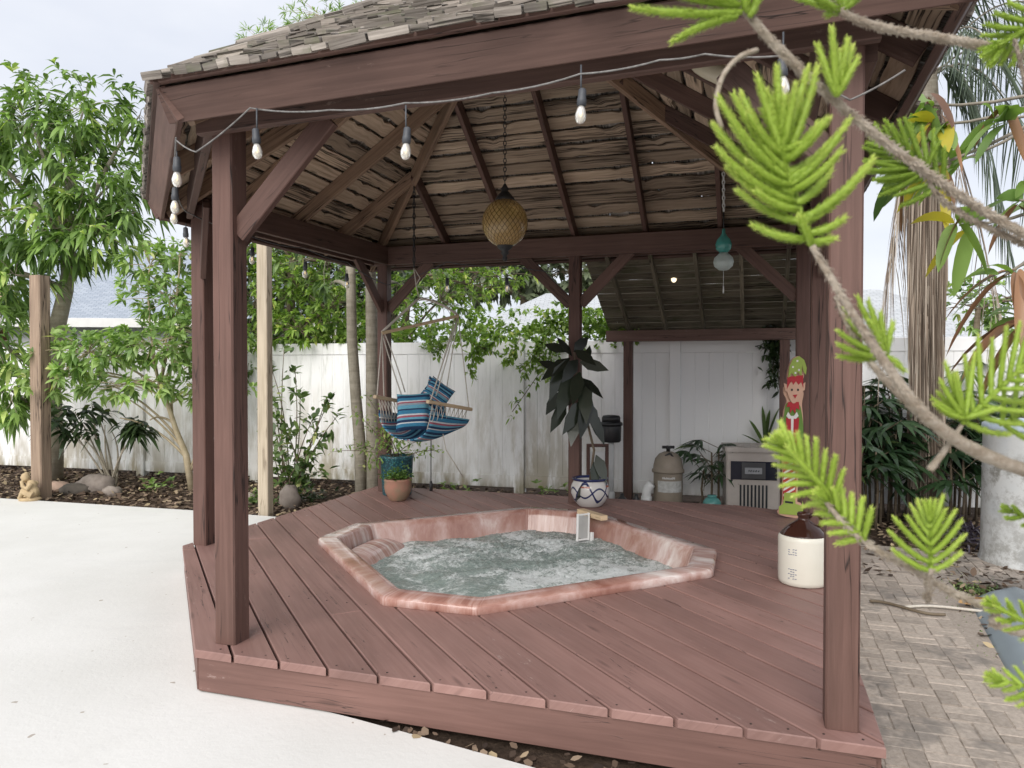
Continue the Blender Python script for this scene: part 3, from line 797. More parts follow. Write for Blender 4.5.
for z0, rows in ((.05, 5), (.195, 3)):
    for r_ in range(rows):
        for c_ in range(4):
            if random.random() < .75:
                a = math.radians(216+c_*5.5); z = z0+r_*.014
                d = np.array([math.cos(a), math.sin(a), 0]); tt = np.array([-d[1], d[0], 0])
                m.bar(jc+d*.1465+tt*-.005+ZX*z, jc+d*.1465+tt*.005+ZX*(z+U(-.003, .004)), .002, .004, up=ZX, c=.0005)
m.build('stamp', blue_ink, jug)

# ---- blue and white painted pot with rubber plant
pc_ = np.array([P(590, 500, 7.05)[0], 7.05, DZ])
def m_tala():
    t = NT('painted_pottery'); tc = t.n('ShaderNodeTexCoord'); sx = t.n('ShaderNodeSeparateXYZ'); t.l(tc.outputs['Object'], sx.inputs[0])
    an = t.math('ARCTAN2', sx.outputs[0], sx.outputs[1])
    w1 = t.math('SINE', t.math('MULTIPLY', an, 4.0)); zz = t.math('MULTIPLY', sx.outputs[2], 7.0)
    # petal outline: |z*7 - 1 - w1*.7| thin band
    b1 = t.math('ABSOLUTE', t.math('SUBTRACT', t.math('SUBTRACT', zz, 1.05), t.math('MULTIPLY', w1, .62)))
    b2 = t.math('ABSOLUTE', t.math('SUBTRACT', t.math('SUBTRACT', zz, 1.0), t.math('MULTIPLY', t.math('SINE', t.math('ADD', t.math('MULTIPLY', an, 4.0), 3.14)), .3)))
    band = t.math('MAXIMUM', t.ramp(b1, [(.09, 1), (.13, 0)]), t.ramp(b2, [(.05, 1), (.08, 0)]))
    rim = t.ramp(sx.outputs[2], [(.245, 0), (.25, 1)])
    f = t.math('MAXIMUM', band, rim)
    ro = t.ramp(t.math('ABSOLUTE', t.math('SUBTRACT', sx.outputs[2], .20)), [(.006, 1), (.01, 0)])
    col = t.mix(f, (.62, .60, .58), (.02, .028, .10)); col = t.mix(t.math('MULTIPLY', ro, t.ramp(w1, [(.4, 0), (.5, 1)])), col, (.35, .10, .06))
    return t.done(t.bsdf(col, .15, .5))
tp = empty('painted_pot', pc_, 'white pottery pot with dark blue scrollwork, at foot of the middle back post', 'plant pot')
m = MB(); m.lathe(pc_, [(0, .001), (.10, .001), (.115, .01), (.16, .07), (.183, .13), (.180, .19), (.163, .23), (.155, .245), (.172, .258), (.174, .268), (.160, .272), (.145, .262), (.145, .23)], 40); m.build('pot_body', m_tala(), tp)
m = MB(); m.lathe(pc_+ZX*.225, [(0, .012), (.08, .008), (.150, 0)], 24); m.build('potting_soil', soil, tp)
rub = M_leaf('rubber_leaf', (.018, .022, .016), (.040, .052, .034), rough=.22, trans=.06, spec=.6)
bark_g = M_bark('grey_bark', (.16, .14, .11), (.32, .29, .24))
bark_b = M_bark('brown_bark', (.10, .075, .05), (.22, .18, .13))
rp = empty('rubber_plant', pc_+ZX*.235, 'rubber plant with big dark drooping leaves growing in the painted pot', 'plant')
st = [pc_+ZX*.22, P(594, 450, 7.05), P(588, 425, 7.05), P(580, 395, 7.03), P(576, 370, 7.03), P(574, 352, 7.03)]
m = MB(); m.tube(st, [.013, .012, .011, .010, .009, .006], 8); m.build('stem', bark_b, rp)
m = MB()
spec = [(572, 356, 560, 342, 7.0), (574, 352, 580, 348, 7.05), (570, 358, 545, 378, 6.95), (566, 352, 548, 346, 7.1), (580, 362, 606, 370, 7.0), (582, 378, 600, 396, 6.95),
        (566, 360, 552, 395, 6.92), (572, 372, 560, 412, 6.9), (580, 372, 574, 400, 6.88), (584, 380, 586, 417, 6.9), (574, 400, 556, 404, 7.15), (566, 402, 553, 428, 6.95), (590, 402, 596, 430, 6.95), (577, 405, 572, 440, 6.92),
        (590, 410, 602, 440, 6.97), (560, 370, 540, 362, 7.1), (584, 366, 590, 345, 7.1), (584, 400, 566, 430, 6.9), (590, 392, 582, 432, 6.9), (560, 392, 548, 412, 7.1), (578, 360, 564, 380, 6.85), (575, 350, 590, 362, 6.9),
        (594, 462, 596, 488, 6.9), (596, 455, 604, 478, 6.95), (588, 480, 578, 498, 6.87)]
for (u0, v0, u1, v1, d) in spec:
    a, b = P(u0, v0, 7.0), P(u1, v1, d); L = np.linalg.norm(b-a)
    L = max(L, .24)*1.08
    m.leaves([a], [b-a+ZX*.12*L], L, min(.16, L*.47), .12, fold=-.10, up=[[.1, -1, .25]], rnd=[random.random()*.8])
m.build('leaves', rub, rp)

# ---- teal pot with shrub, terracotta pot
tc_ = np.array([P(397, 492, 7.72)[0], 7.72, DZ])
tl = empty('teal_pot', tc_, 'tall teal mottled glazed pot behind the terracotta pot at the back-left post', 'plant pot')
m = MB(); m.lathe(tc_, [(0, .001), (.145, .001), (.15, .012), (.168, .37), (.178, .385), (.178, .405), (.160, .408), (.155, .36)], 32); m.build('pot_body', teal, tl)
m = MB(); m.lathe(tc_+ZX*.36, [(0, .01), (.158, 0)], 20); m.build('potting_soil', soil, tl)
lf_light = M_leaf('light_small_leaf', (.14, .24, .05), (.34, .46, .15), (.5, .5, .2))
sp = empty('potted_shrub', tc_+ZX*.37, 'loose shrub with small light green leaves growing in the teal pot', 'shrub')
m = MB(); lm = MB(); ends = []
for (u, v, d) in ((352, 410, 7.6), (345, 445, 7.6), (372, 425, 7.8), (385, 415, 7.6), (402, 440, 7.5), (425, 440, 7.7), (440, 452, 7.6), (330, 452, 7.5), (362, 470, 7.5), (415, 455, 7.9), (366, 395, 7.8), (380, 445, 7.45), (392, 430, 7.9)):
    e = P(u, v, d); b = tc_+ZX*.36+np.array([U(-.06, .06), U(-.06, .06), 0]); mid = (b+e)/2+ZX*.1
    pts = [b*(1-t)**2+mid*2*t*(1-t)+e*t*t for t in np.linspace(0, 1, 6)]; m.tube(pts, np.linspace(.006, .002, 6), 5)
    for k in range(34):
        t = U(.35, 1.03); q = b*(1-t)**2+mid*2*t*(1-t)+e*t*t+RNG.normal(size=3)*.03
        ends.append(q)
ends = np.array(ends); dd = RNG.normal(size=ends.shape); lm.leaves(ends, dd, RNG.uniform(.03, .07, len(ends)), RNG.uniform(.018, .03, len(ends)), .2)
m.build('stems', bark_b, sp); lm.build('leaves', lf_light, sp)
c = np.array([P(398, 500, 7.36)[0], 7.36, DZ])
tt_ = empty('terracotta_pot', c, 'small round weathered terracotta pot in front of the teal pot', 'plant pot')
m = MB(); m.lathe(c, [(0, .001), (.075, .001), (.085, .01), (.125, .08), (.137, .14), (.132, .185), (.138, .20), (.138, .215), (.122, .217), (.118, .19)], 32); m.build('pot_body', terr, tt_)
m = MB(); m.lathe(c+ZX*.19, [(0, .015), (.12, 0)], 20); m.build('potting_soil', soil, tt_)
gp = MB(); q = np.stack([c[0]+RNG.normal(size=420)*.065, c[1]+RNG.normal(size=420)*.06, DZ+.21+np.abs(RNG.normal(size=420))*.05], 1)
dd = RNG.normal(size=q.shape); dd[:, 2] = np.abs(dd[:, 2])+.3; gp.leaves(q, dd, RNG.uniform(.03, .055, 420), .022, .4)
tag(gp.build('succulent_plant', M_leaf('green_small_leaf', (.07, .14, .03), (.17, .28, .07))), 'low bushy green plant filling the terracotta pot', 'plant')

# ---- cap-topped device on a white pipe, brown frame
c = P(611, 442, 8.3); g0 = np.array([c[0], c[1], -.03])
tm = empty('pump_timer', g0, 'black rounded equipment box mounted on a white pipe before the fence', 'equipment box')
m = MB(); m.tube([g0, np.array([c[0], c[1], c[2]+.02])], .032, 14); m.lathe(g0+ZX*.03, [(.045, 0), (.045, .12), (.036, .13)], 14); m.build('pipe', pvc, tm)
m = MB(); m.lathe(c, [(.0, 0), (.10, 0), (.112, .02), (.115, .17), (.108, .19)], 20, sy=.8); m.lathe(c, [(.128, .185), (.132, .2), (.128, .215), (.115, .225)], 20, sy=.8)
m.lathe(c, [(.105, .226), (.105, .27), (.09, .295), (.04, .303), (0, .304)], 20, sy=.8); m.bar(c+np.array([-.13, 0, .2]), c+np.array([-.13, 0, .30]), .02, .03); m.build('housing', black, tm)
fr = P(598, 468, 8.05)
m = MB(); x0, x1, y = P(589, 0, 8.0)[0], P(608, 0, 8.0)[0], 8.0; z1 = P(0, 447, 8.0)[2]
for x in (x0, x1): m.bar((x, y, -.03), (x, y, z1), .035, .04, up=(0, 1, 0))
m.bar((x0-.017, y, z1+.017), (x1+.017, y, z1+.017), .04, .034); m.bar((x0+.02, y, .12), (x1-.02, y, .12), .04, .03)
fr_o = empty('framed_panel', ((x0+x1)/2, y, -.03), 'small dark brown frame with white panel standing behind the painted pot', 'panel')
m.build('frame', MAT['post'], fr_o); m = MB(); m.bar(((x0+x1)/2, y, .20), ((x0+x1)/2, y, z1-.05), x1-x0-.04, .012, up=(0, 1, 0), c=.003); m.build('panel', pvc, fr_o)
# ---- pool filter
c = np.array([P(670, 0, 8.05)[0], 8.05, -.03])
pf = empty('pool_filter', c, 'tan domed pool filter tank with a white label, left of the heater', 'pool filter')
m = MB(); m.lathe(c, [(0, 0), (.15, 0), (.155, .03), (.155, .40), (.158, .42)], 32); m.build('tank', tan_p, pf)
m = MB(); m.lathe(c, [(.172, .415), (.174, .43), (.172, .445), (.160, .455), (.157, .49), (.14, .56), (.10, .612), (.05, .635), (0, .64)], 32); m.build('dome', tan_p, pf)
m = MB(); m.lathe(c, [(.0, .635), (.022, .635), (.022, .665), (.03, .67)], 12); m.bar(c+np.array([-.065, 0, .685]), c+np.array([.065, 0, .685]), .035, .03, c=.01); m.bar(c+np.array([0, -.05, .685]), c+np.array([0, .05, .685]), .03, .028, c=.01)
m.bar(c+np.array([-.05, -.085, .60]), c+np.array([0.0, -.10, .63]), .02, .02); m.bar(c+np.array([.035, -.10, .58]), c+np.array([0.0, -.10, .63]), .02, .02); m.build('clamp_knob', black, pf)
m = MB(); V = []
def curved(m, c, r, a0, a1, z0, z1, n=10, mi=0, rnd=.5):
    V = []
    for k in range(n+1):
        a = math.radians(a0+(a1-a0)*k/n); V += [c+np.array([math.cos(a)*r, math.sin(a)*r, z0]), c+np.array([math.cos(a)*r, math.sin(a)*r, z1])]
    m.add(V, [[2*k, 2*k+2, 2*k+3, 2*k+1] for k in range(n)], None, rnd, mi)
curved(m, c, .1585, 215, 320, .215, .335)
m.build('label', M_plain('aged_label', (.55, .56, .55), (.36, .36, .34), 30, .5, 0), pf)
m = MB()
x = 236.0
for k in range(11):   # worn white lettering above the label
    w_ = U(2.2, 4.2); curved(m, c, .159, x, x+w_, .355+U(0, .004), .372+U(0, .008), 2); x += w_+U(1.2, 2)
m.build('lettering', pvc, pf)
# ---- short white pipe elbow and black valve on the ground
c = np.array([P(648, 0, 8.0)[0], 8.0, -.03])
pe = MB(); pe.tube([c, c+ZX*.14, c+ZX*.22+AX*.005, c+ZX*.27+AX*.03, c+ZX*.30+AX*.06], [.05, .05, .05, .048, .046], 16); pe.lathe(c+ZX*.10, [(.058, 0), (.058, .06)], 16)
tag(pe.build('pipe_elbow', pvc), 'short white plastic pipe elbow standing between lean-to post and filter tank', 'pipe')
bv = MB(); c = np.array([P(632, 0, 7.75)[0], 7.75, .0])
for dx, r_ in ((-.09, .07), (.06, .055)):
    q = c+AX*dx; bv.lathe(q+ZX*.0, [(0, 0), (r_, 0), (r_*1.1, .05), (r_*1.05, .12), (.02, .17), (.02, .2), (0, .2)], 16)
bv.bar(c-AX*.14+ZX*.1, c+AX*.12+ZX*.1, .05, .05)
tag(bv.build('pool_valve', black), 'low black valve fittings at the foot of the lean-to post', 'valve')
# ---- heater
ha, hb = G(-.05-.0, 7.98), None
hd = empty('pool_heater', G(.0, 8.0, -.03), 'beige pool heater cabinet with black control panel and vertical grille', 'pool heater')
hc = np.array([P(756, 0, 7.72)[0], 7.72, -.045]); fx = nrm(P(778, 0, 7.62)-P(726, 0, 7.72)); fx[2] = 0; fx = nrm(fx); fy = np.array([-fx[1], fx[0], 0])
W_, D_, H_ = .54, .50, .73
def HP(x, y, z): return hc+fx*x+fy*y+ZX*z     # x along the front, y back
m = MB(); m.bar(HP(0, D_/2, -.03), HP(0, D_/2, H_-.05), W_, D_, up=fy, c=.015); m.build('cabinet', beige, hd)
m = MB(); m.bar(HP(0, D_/2-.005, H_-.048), HP(0, D_/2-.005, H_), W_+.03, D_+.035, up=fy, c=.018); 
for x_, y_ in ((-.12, .10), (.02, .12), (.15, .10), (-.14, .36), (.12, .36)): m.bar(HP(x_-.04, y_, H_+.006), HP(x_+.04, y_, H_+.006), .05, .012, c=.004)
m.build('top_cover', beige, hd)
m = MB(); m.bar(HP(-.225, -.004, .49), HP(.235, -.004, .49), .02, .19, c=.006); m.build('control_panel', M_plain('panel_black', (.012, .014, .025), (.02, .022, .035), 5, .2, 0), hd)
m = MB(); m.bar(HP(-.115, -.018, .49), HP(.12, -.018, .49), .014, .17, c=.006); m.build('panel_cover', M_plain('smoke_grey', (.06, .062, .068), (.08, .08, .085), 5, .3, 0), hd)
m = MB(); m.bar(HP(-.085, -.028, .49), HP(.085, -.028, .49), .008, .065, c=.004); m.build('display', M_plain('badge_grey', (.35, .36, .38), (.25, .26, .28), 14, .3, 0), hd)
m = MB()
for x_ in (-.05, -.03, -.005, .02, .045): m.bar(HP(x_, -.033, .49-U(.004, .01)), HP(x_+.012, -.033, .49+U(.004, .01)), .002, .01, c=.0004)
m.build('badge_mark', M_dark, hd)
m = MB(); m.bar(HP(0, -.004, .21), HP(0.0001, -.004, .21)+fx*.001, .01, .01, c=.001)
for k in range(8): m.bar(HP(-.125+k*.037, -.003, .05), HP(-.125+k*.037, -.003, .34), .018, .012, up=fy, c=.002, mi=0)
m.build('grille', M_dark, hd)
m = MB(); m.lathe(HP(-.215, -.012, .385), [(0, -.0), (.012, 0), (.012, .012), (0, .013)], 12, axis=fy); m.build('knob', black, hd)
# ---- small teal bowl / watering globe beside the heater
c = P(712, 503, 7.7); c[2] = .10
m = MB(); m.ball(c, .095, 20, 12, sc=(1, 1, .85)); m.lathe(c+ZX*.065, [(.04, 0), (.05, .02), (.045, .03)], 16); m.lathe(c-ZX*.13, [(.05, 0), (.06, .055)], 14)
tag(m.build('teal_vase', M_plain('teal_ceramic', (.08, .25, .24), (.12, .32, .30), 6, .2, .03)), 'small round teal ceramic vase beside the left side of the heater', 'vase')

# ---- painted wooden elf board
def flat(name, c, rough=.5): return M_plain(name, c, tuple(x*.9 for x in c), 12, rough, .05)
lime, red, skin, wht, blk, dgreen = flat('lime_paint', (.30, .40, .07)), flat('red_paint', (.42, .02, .03)), flat('skin_paint', (.62, .38, .27)), flat('white_paint', (.75, .72, .68)), flat('black_paint', (.02, .02, .02)), flat('green_paint', (.13, .24, .04))
ey = 6.47
e0 = np.array([P(794, 0, ey)[0], ey, DZ]); esc = ey/745
lean = np.array([.02, .03, 1.0]); lean = nrm(lean)
def EP(u, v, lay=0):   # outline of the board in its own plane
    x = (u-791)*esc*.88; h = (519.5-v)*esc
    return e0+np.array([1, 0, 0])*x+lean*h+np.array([0, -1, .06])*(.003*lay)
elf = empty('elf_board', e0, 'tall flat painted wooden elf in green with red hair, leaning by the back-right post', 'garden decoration')
def epoly(name, pts, mat, lay, th=.0025, parent=elf, mb=None, smooth_n=0):
    if smooth_n:
        P2 = [np.array(p, float) for p in pts]; out = []; n = len(P2)
        for i in range(n):
            a, b, c, d = P2[i-1], P2[i], P2[(i+1) % n], P2[(i+2) % n]
            for k in range(smooth_n):
                t = k/smooth_n; out.append(.5*((2*b)+(-a+c)*t+(2*a-5*b+4*c-d)*t*t+(-a+3*b-3*c+d)*t**3))
        pts = out
    # ensure counter-clockwise as seen from the camera (v down => reverse test)
    ar = sum(pts[i][0]*pts[(i+1) % len(pts)][1]-pts[(i+1) % len(pts)][0]*pts[i][1] for i in range(len(pts)))
    if ar > 0: pts = pts[::-1]
    m = mb or MB(); m.prism([EP(p[0], p[1], lay) for p in pts], np.array([0, -1, .06])*th)
    if mb is None: m.build(name, mat, parent)
epoly('board_edge', [(791+(u_-791)*.86, v_) for u_, v_ in [(789, 361), (797, 357), (804, 361), (807, 372), (804, 385), (806, 395), (804, 405), (806, 420), (806, 440), (803, 458), (801, 470), (800, 500), (800, 503), (806, 506), (806, 519), (776, 516), (777, 508), (780, 503), (780, 470), (778, 455), (779, 430), (780, 412), (784, 402), (780, 395), (780, 388), (785, 385), (784, 375)]], skin, 0, .018, smooth_n=3)
epoly('coat', [(785, 404), (798, 404), (803, 420), (804, 438), (801, 455), (798, 462), (785, 462), (781, 450), (780, 430), (782, 414)], dgreen, 1.5, smooth_n=3)
epoly('gift', [(784, 419), (799, 419), (797, 450), (785, 450)], red, 2.5)
epoly('ribbon', [(789.5, 417), (792.5, 417), (792, 450), (790, 450)], wht, 3.5)
epoly('bow', [(791, 419), (786, 413), (784, 417), (787, 420), (791, 419.5), (795, 420), (798, 417), (796, 413)], wht, 3.6)
epoly('collar', [(786, 403), (784, 408), (788, 408), (788, 415), (791, 410), (794, 415), (795, 409), (799, 411), (798, 403)], red, 4.5)
epoly('face', [(785, 384), (801, 384), (801.5, 393), (797, 401), (792, 404.5), (788, 401), (784.5, 393)], skin, 5.5, smooth_n=3)
for q in ([(785, 386), (780.5, 384), (782, 392), (786, 393)], [(801, 386), (805, 383), (804.5, 391), (800, 393)]): epoly('ear', q, skin, 5.2)
epoly('hair', [(784, 390), (784, 378), (802, 376), (802.5, 389), (800, 383), (797, 386), (794, 382), (791, 386), (789, 382), (786, 386)], red, 6.5)
epoly('hat', [(785, 379), (786, 368), (790, 360), (797, 357), (803, 361), (806, 369), (805, 376), (802, 372), (801, 366), (800, 377), (796, 373), (793, 378), (789, 374)], lime, 7.5)
for u, v in ((789.5, 391), (796.5, 391)): 
    m = MB(); epoly('', [(u-1, v-1.2), (u+1, v-1.2), (u+1.2, v+.8), (u-1, v+1)], blk, 6.6, mb=m); m.build('eye', blk, elf)
m = MB(); epoly('', [(790.5, 396), (796, 395.5), (793.5, 399.5)], red, 6.6, mb=m); m.build('mouth', red, elf)
for u, v in ((795, 362), (790, 368), (797, 371), (793, 374)):
    m = MB(); epoly('', [(u-1, v-1), (u+1, v-1), (u+1, v+1), (u-1, v+1)], wht, 8.5, mb=m); m.build('hat_dot', wht, elf)
epoly('legs', [(782, 462), (798, 462), (796, 503), (782, 503)], red, 1.5)
m = MB()
for k in range(7): epoly('', [(782.3, 468+k*5.5), (795.5, 461+k*5.5), (795.5, 463.3+k*5.5), (782.3, 470.3+k*5.5)], wht, 2.5, mb=m)
m.build('stocking_stripes', wht, elf)
epoly('shoe', [(783, 494), (795, 494), (796, 505), (803, 507), (804, 502), (805.5, 507), (804, 517), (778, 515), (777, 508), (782, 505)], lime, 4.5)
epoly('shoe_buckle', [(784, 502), (793, 503), (793, 505), (784, 504)], blk, 5.5)

# ---- amber globe lantern, teal glass lantern, cream lamp shade
def m_glass(name, col, tr=.5, rough=.15, net=None, sc=60):
    t = NT(name)
    if net is not None:
        uv = t.vec('UV', (26, 26/.55*.42, 1)); sx = t.n('ShaderNodeSeparateXYZ'); t.l(uv, sx.inputs[0])
        a = t.math('ABSOLUTE', t.math('SINE', t.math('MULTIPLY', t.math('ADD', sx.outputs[0], sx.outputs[1]), 3.1416)))
        b = t.math('ABSOLUTE', t.math('SINE', t.math('MULTIPLY', t.math('SUBTRACT', sx.outputs[0], sx.outputs[1]), 3.1416)))
        f = t.ramp(t.math('MINIMUM', a, b), [(.15, 1), (.3, 0)]); c = t.mix(f, col, net); h = f
    else: c = col; h = None
    b = t.bsdf(c, rough, .6, 0, h, .5, .003, Transmission_Weight=tr)
    return t.done(b)
lc = P(511, 222, 5.28); apx = G(AP[0], AP[1], 4.03)
lc[0], lc[1] = apx[0], apx[1]
def chain(name, a, b, parent, mat, link=.03, r=.0035):
    L = np.linalg.norm(b-a); n = max(2, int(L/link)); m = MB(); d = (b-a)/L
    for k in range(n):
        c = a+(b-a)*(k+.5)/n; s1 = np.array([1, 0, 0]) if k % 2 else np.array([0, 1, 0]); h = L/n*.62
        pts = [c+d*h*math.sin(t)+s1*.010*math.cos(t) for t in np.linspace(0, 2*math.pi, 9)]; m.tube(pts, r, 5, cap=False)
    return m.build(name, mat, parent)
al = empty('globe_lantern', lc, 'amber quilted glass globe lantern with dark caps, hanging on a chain from the peak', 'lantern')
m = MB(); R_ = .163; m.lathe(lc, [(R_*math.sin(t)*1.0, -R_*math.cos(t)*1.06) for t in np.linspace(.3, math.pi-.3, 22)], 40)
m.build('glass_globe', m_glass('amber_glass', (.60, .42, .17), .5, .2, (.22, .12, .03)), al)
m = MB(); m.lathe(lc, [(.06, .155), (.072, .15), (.066, .175), (.045, .20), (.022, .225), (.03, .24), (.018, .255), (.008, .275), (0, .28)], 20); m.build('top_cap', iron, al)
m = MB(); m.lathe(lc, [(0, -.275), (.012, -.27), (.02, -.25), (.012, -.235), (.03, -.215), (.022, -.20), (.048, -.18), (.058, -.16), (.05, -.15)], 20); m.build('bottom_finial', iron, al)
chain('chain', lc+ZX*.27, apx, al, iron)
m = MB(); m.lathe(lc-ZX*.06, [(0, 0), (.028, .01), (.04, .05), (.03, .09), (.015, .12), (.015, .2), (0, .2)], 14); m.build('bulb', M_plain('milk_bulb', (.75, .74, .70), None, 4, .3, 0), al)
tg = P(723.5, 262, 6.23); top = P(723.5, 176, 6.23)
tl2 = empty('glass_float_lamp', tg, 'hanging ornament of a teal glass bulb above a frosted white glass globe', 'hanging ornament')
m = MB(); m.lathe(tg+ZX*.075, [(.03, .0), (.06, .03), (.068, .07), (.055, .11), (.03, .14), (.016, .165), (.014, .2), (0, .205)], 20); m.build('teal_glass', m_glass('teal_glass', (.10, .42, .38), .3, .12), tl2)
m = MB(); m.lathe(tg, [(0, -.072), (.04, -.066), (.075, -.035), (.083, 0), (.075, .035), (.04, .07), (.03, .08)], 24); m.build('frosted_globe', m_glass('frosted_glass', (.62, .72, .70), .3, .35), tl2)
m = MB(); m.tube([tg-ZX*.07, tg-ZX*.25], .002, 5); m.tube([tg-ZX*.20, tg-ZX*.26], .006, 6); m.build('pull_cord', pvc, tl2)
m = MB(); m.tube([tg+ZX*.26, tg+ZX*.42], .006, 6); m.build('hook', iron, tl2); chain('chain', tg+ZX*.42, top+ZX*.03, tl2, pvc, .03, .006)
a, b = P(690, 62, 4.2), P(742, 84, 4.0)
ls = empty('lamp_shade', a, 'pale cream glass lamp fitted up under the right side of the gazebo roof', 'lamp')
m = MB(); d = nrm(b-a); LL = np.linalg.norm(b-a); m.lathe(a, [(0, 0), (.022, .004), (.042, LL*.18), (.05, LL*.35), (.052, LL*.6), (.048, LL*.7)], 20, axis=d); m.build('glass', M_plain('cream_glass', (.62, .56, .42), (.55, .5, .38), 4, .25, 0), ls)
m = MB(); m.lathe(a, [(.05, LL*.7), (.035, LL*.8), (.016, LL*.95), (.0, LL)], 16, axis=d); m.tube([a+d*LL*.4+ZX*.05, a+d*LL*.4+ZX*.28+BX*.1], .008, 6); m.build('socket', pvc, ls)

# ---- string lights
bulb_g = m_glass('bulb_glass', (.86, .84, .78), .55, .06); fil = NT('filament'); 
fe = fil.n('ShaderNodeEmission'); fe.inputs[0].default_value = (1, .72, .35, 1); fe.inputs[1].default_value = 2.5; fil_m = fil.done(fe)
bulb_lit = NT('lit_bulb'); be = bulb_lit.n('ShaderNodeEmission'); be.inputs[0].default_value = (1, .82, .55, 1); be.inputs[1].default_value = 1.1; lit_m = bulb_lit.done(be)
grey_cable = M_plain('grey_cable', (.24, .235, .23), (.09, .085, .08), 40, .6, .2)
socket_m = M_plain('socket_rubber', (.05, .055, .065), (.08, .085, .095), 20, .5, .1)
def string_lights(label, cable, bulbs, drop=.06, lit=False, cr_=.0055, s=1.0, cmat=None):
    root = empty('string_lights', cable[0], label, 'string lights')
    m = MB(); pts = []
    n = len(cable)
    for i in range(n-1):
        a, b = V3(cable[i]), V3(cable[i+1]); L = np.linalg.norm(b-a)
        for k in range(6):
            t = k/6; pts.append(a+(b-a)*t-ZX*(.03*L*4*t*(1-t)))
    pts.append(V3(cable[-1])); m.tube(pts, cr_, 6); m.build('cable', cmat or grey_cable, root)
    for bp in bulbs:
        bp = V3(bp); t = nrm((U(-.08, .08), U(-.08, .08), 1))
        m = MB(); m.tube([bp+ZX*(.11*s+drop), bp+ZX*.10*s], .0035, 6); m.lathe(bp, [(.012*s, .115*s), (.020*s, .108*s), (.022*s, .065*s), (.025*s, .058*s), (.024*s, .028*s), (.017*s, .024*s)], 14, axis=t)
        so = m.build('socket', socket_m, root)
        m = MB(); m.lathe(bp, [(.014*s, .025*s), (.022*s, .008*s), (.030*s, -.022*s), (.027*s, -.045*s), (.016*s, -.062*s), (0, -.067*s)], 16, axis=t); m.build('bulb', lit_m if lit else bulb_g, so)
        if not lit:
            m = MB(); m.tube([bp+t*.015*s, bp-t*.012*s+V3((.006, 0, 0)), bp-t*.03*s, bp-t*.012*s-V3((.006, 0, 0)), bp+t*.015*s], .0016*s, 5); m.build('filament', fil_m, so)
    return root
dF = 2.70
string_lights('pale grey cable of clear bulbs sagging along the front of the gazebo beam',
  [P(176, 140, 3.25), P(196, 152, 3.1), P(250, 108, 3.05), P(330, 110, 2.93), P(405, 103, 2.82), P(492, 93, 2.73), P(580, 74, 2.62), P(660, 60, 2.56), P(705, 54, 2.51), P(780, 56, 2.42), P(850, 100, 2.4), P(905, 70, 2.35)],
  [P(257, 148, 3.03), P(406, 148, 2.82), P(581, 111, 2.62), P(783, 82, 2.42)], .085, s=.68, cr_=.0034)
string_lights('cable with clear bulbs strung along the left clipped corner of the gazebo roof',
  [P(176, 138, 3.27), P(175, 160, 3.6), P(175, 190, 4.2), P(187, 212, 5.0), P(250, 232, 5.9)],
  [P(177, 176, 3.4), P(175, 204, 3.9), P(174, 216, 4.5), P(186, 240, 5.1), P(252, 258, 6.0)], .03, s=.75, cr_=.0045)
string_lights('dark cable of bulbs hung under the left and back beams, in front of the greenery',
  [P(250, 236, 5.95), P(305, 248, 6.6), P(347, 262, 7.2), P(388, 285, 7.9), P(447, 262, 7.6), P(515, 266, 7.4), P(560, 272, 7.3)],
  [P(305, 272, 6.6), P(347, 283, 7.2), P(447, 287, 7.6), P(507, 287, 7.4)], .04, s=.8, cmat=socket_m, cr_=.004)
string_lights('row of small glowing bulbs under the slatted lean-to roof',
  [P(600, 262, 7.6), P(674, 266, 7.7), P(747, 262, 7.6), P(800, 262, 7.5)],
  [P(674, 276, 7.7), P(747, 273, 7.6)], .02, lit=True, cmat=socket_m, cr_=.004)

# ---- hanging hammock chair
hk = P(414, 186, 7.03); ha_ = P(419, 298, 7.03)
hm = empty('hammock_chair', P(421, 430, 7.0), 'blue striped hammock chair with wooden bars and cream ropes hanging under the roof', 'hammock chair')
BL, BR = P(382, 333, 6.85), P(458, 316, 7.2)
m = MB(); d = nrm(BR-BL); m.bar(BL, BR, .035, .03, c=.01); m.build('spreader_bar', MAT['lightwood'], hm)
chain('chain', P(414, 268, 7.03), hk, hm, iron, .05, .006)
m = MB(); m.tube([P(414, 268, 7.03), P(416, 285, 7.03), ha_], .006, 6); m.tube([P(416, 285, 7.03), P(420, 278, 7.03), P(414, 268, 7.03)], .005, 6)
def sag(a, b, s, n=8): return [a+(b-a)*t+V3((0, 0, -1))*s*4*t*(1-t) for t in np.linspace(0, 1, n)]
m.tube(sag(ha_, BL+ZX*.01, .0), .012, 7); m.tube(sag(ha_, BR+ZX*.01, -.03), .012, 7)
L0, L1 = P(377, 397, 6.82), P(404, 402, 7.15)       # left arm bar
R0, R1 = P(430, 402, 6.78), P(469, 409, 7.2)        # right arm bar
for a, b, s_ in ((BL, L0, 0), (BL, L1, .02), (BL+d*.02, P(405, 392, 7.2), -.03), (BR, R0, .0), (BR, R1, 0), (BR-d*.03, R0, .03), (BR, P(446, 392, 7.3), 0), (BR, P(436, 396, 7.1), .02), (BL, P(384, 398, 6.9), -.02)):
    m.tube(sag(a, b, s_), .006, 6)
m.build('ropes', rope_m, hm)
for a, b in ((L0, L1), (R0, R1)):
    m = MB(); dd_ = nrm(b-a); m.bar(a-dd_*.03, b+dd_*.03, .04, .032, c=.008); m.build('arm_bar', MAT['lightwood'], hm)
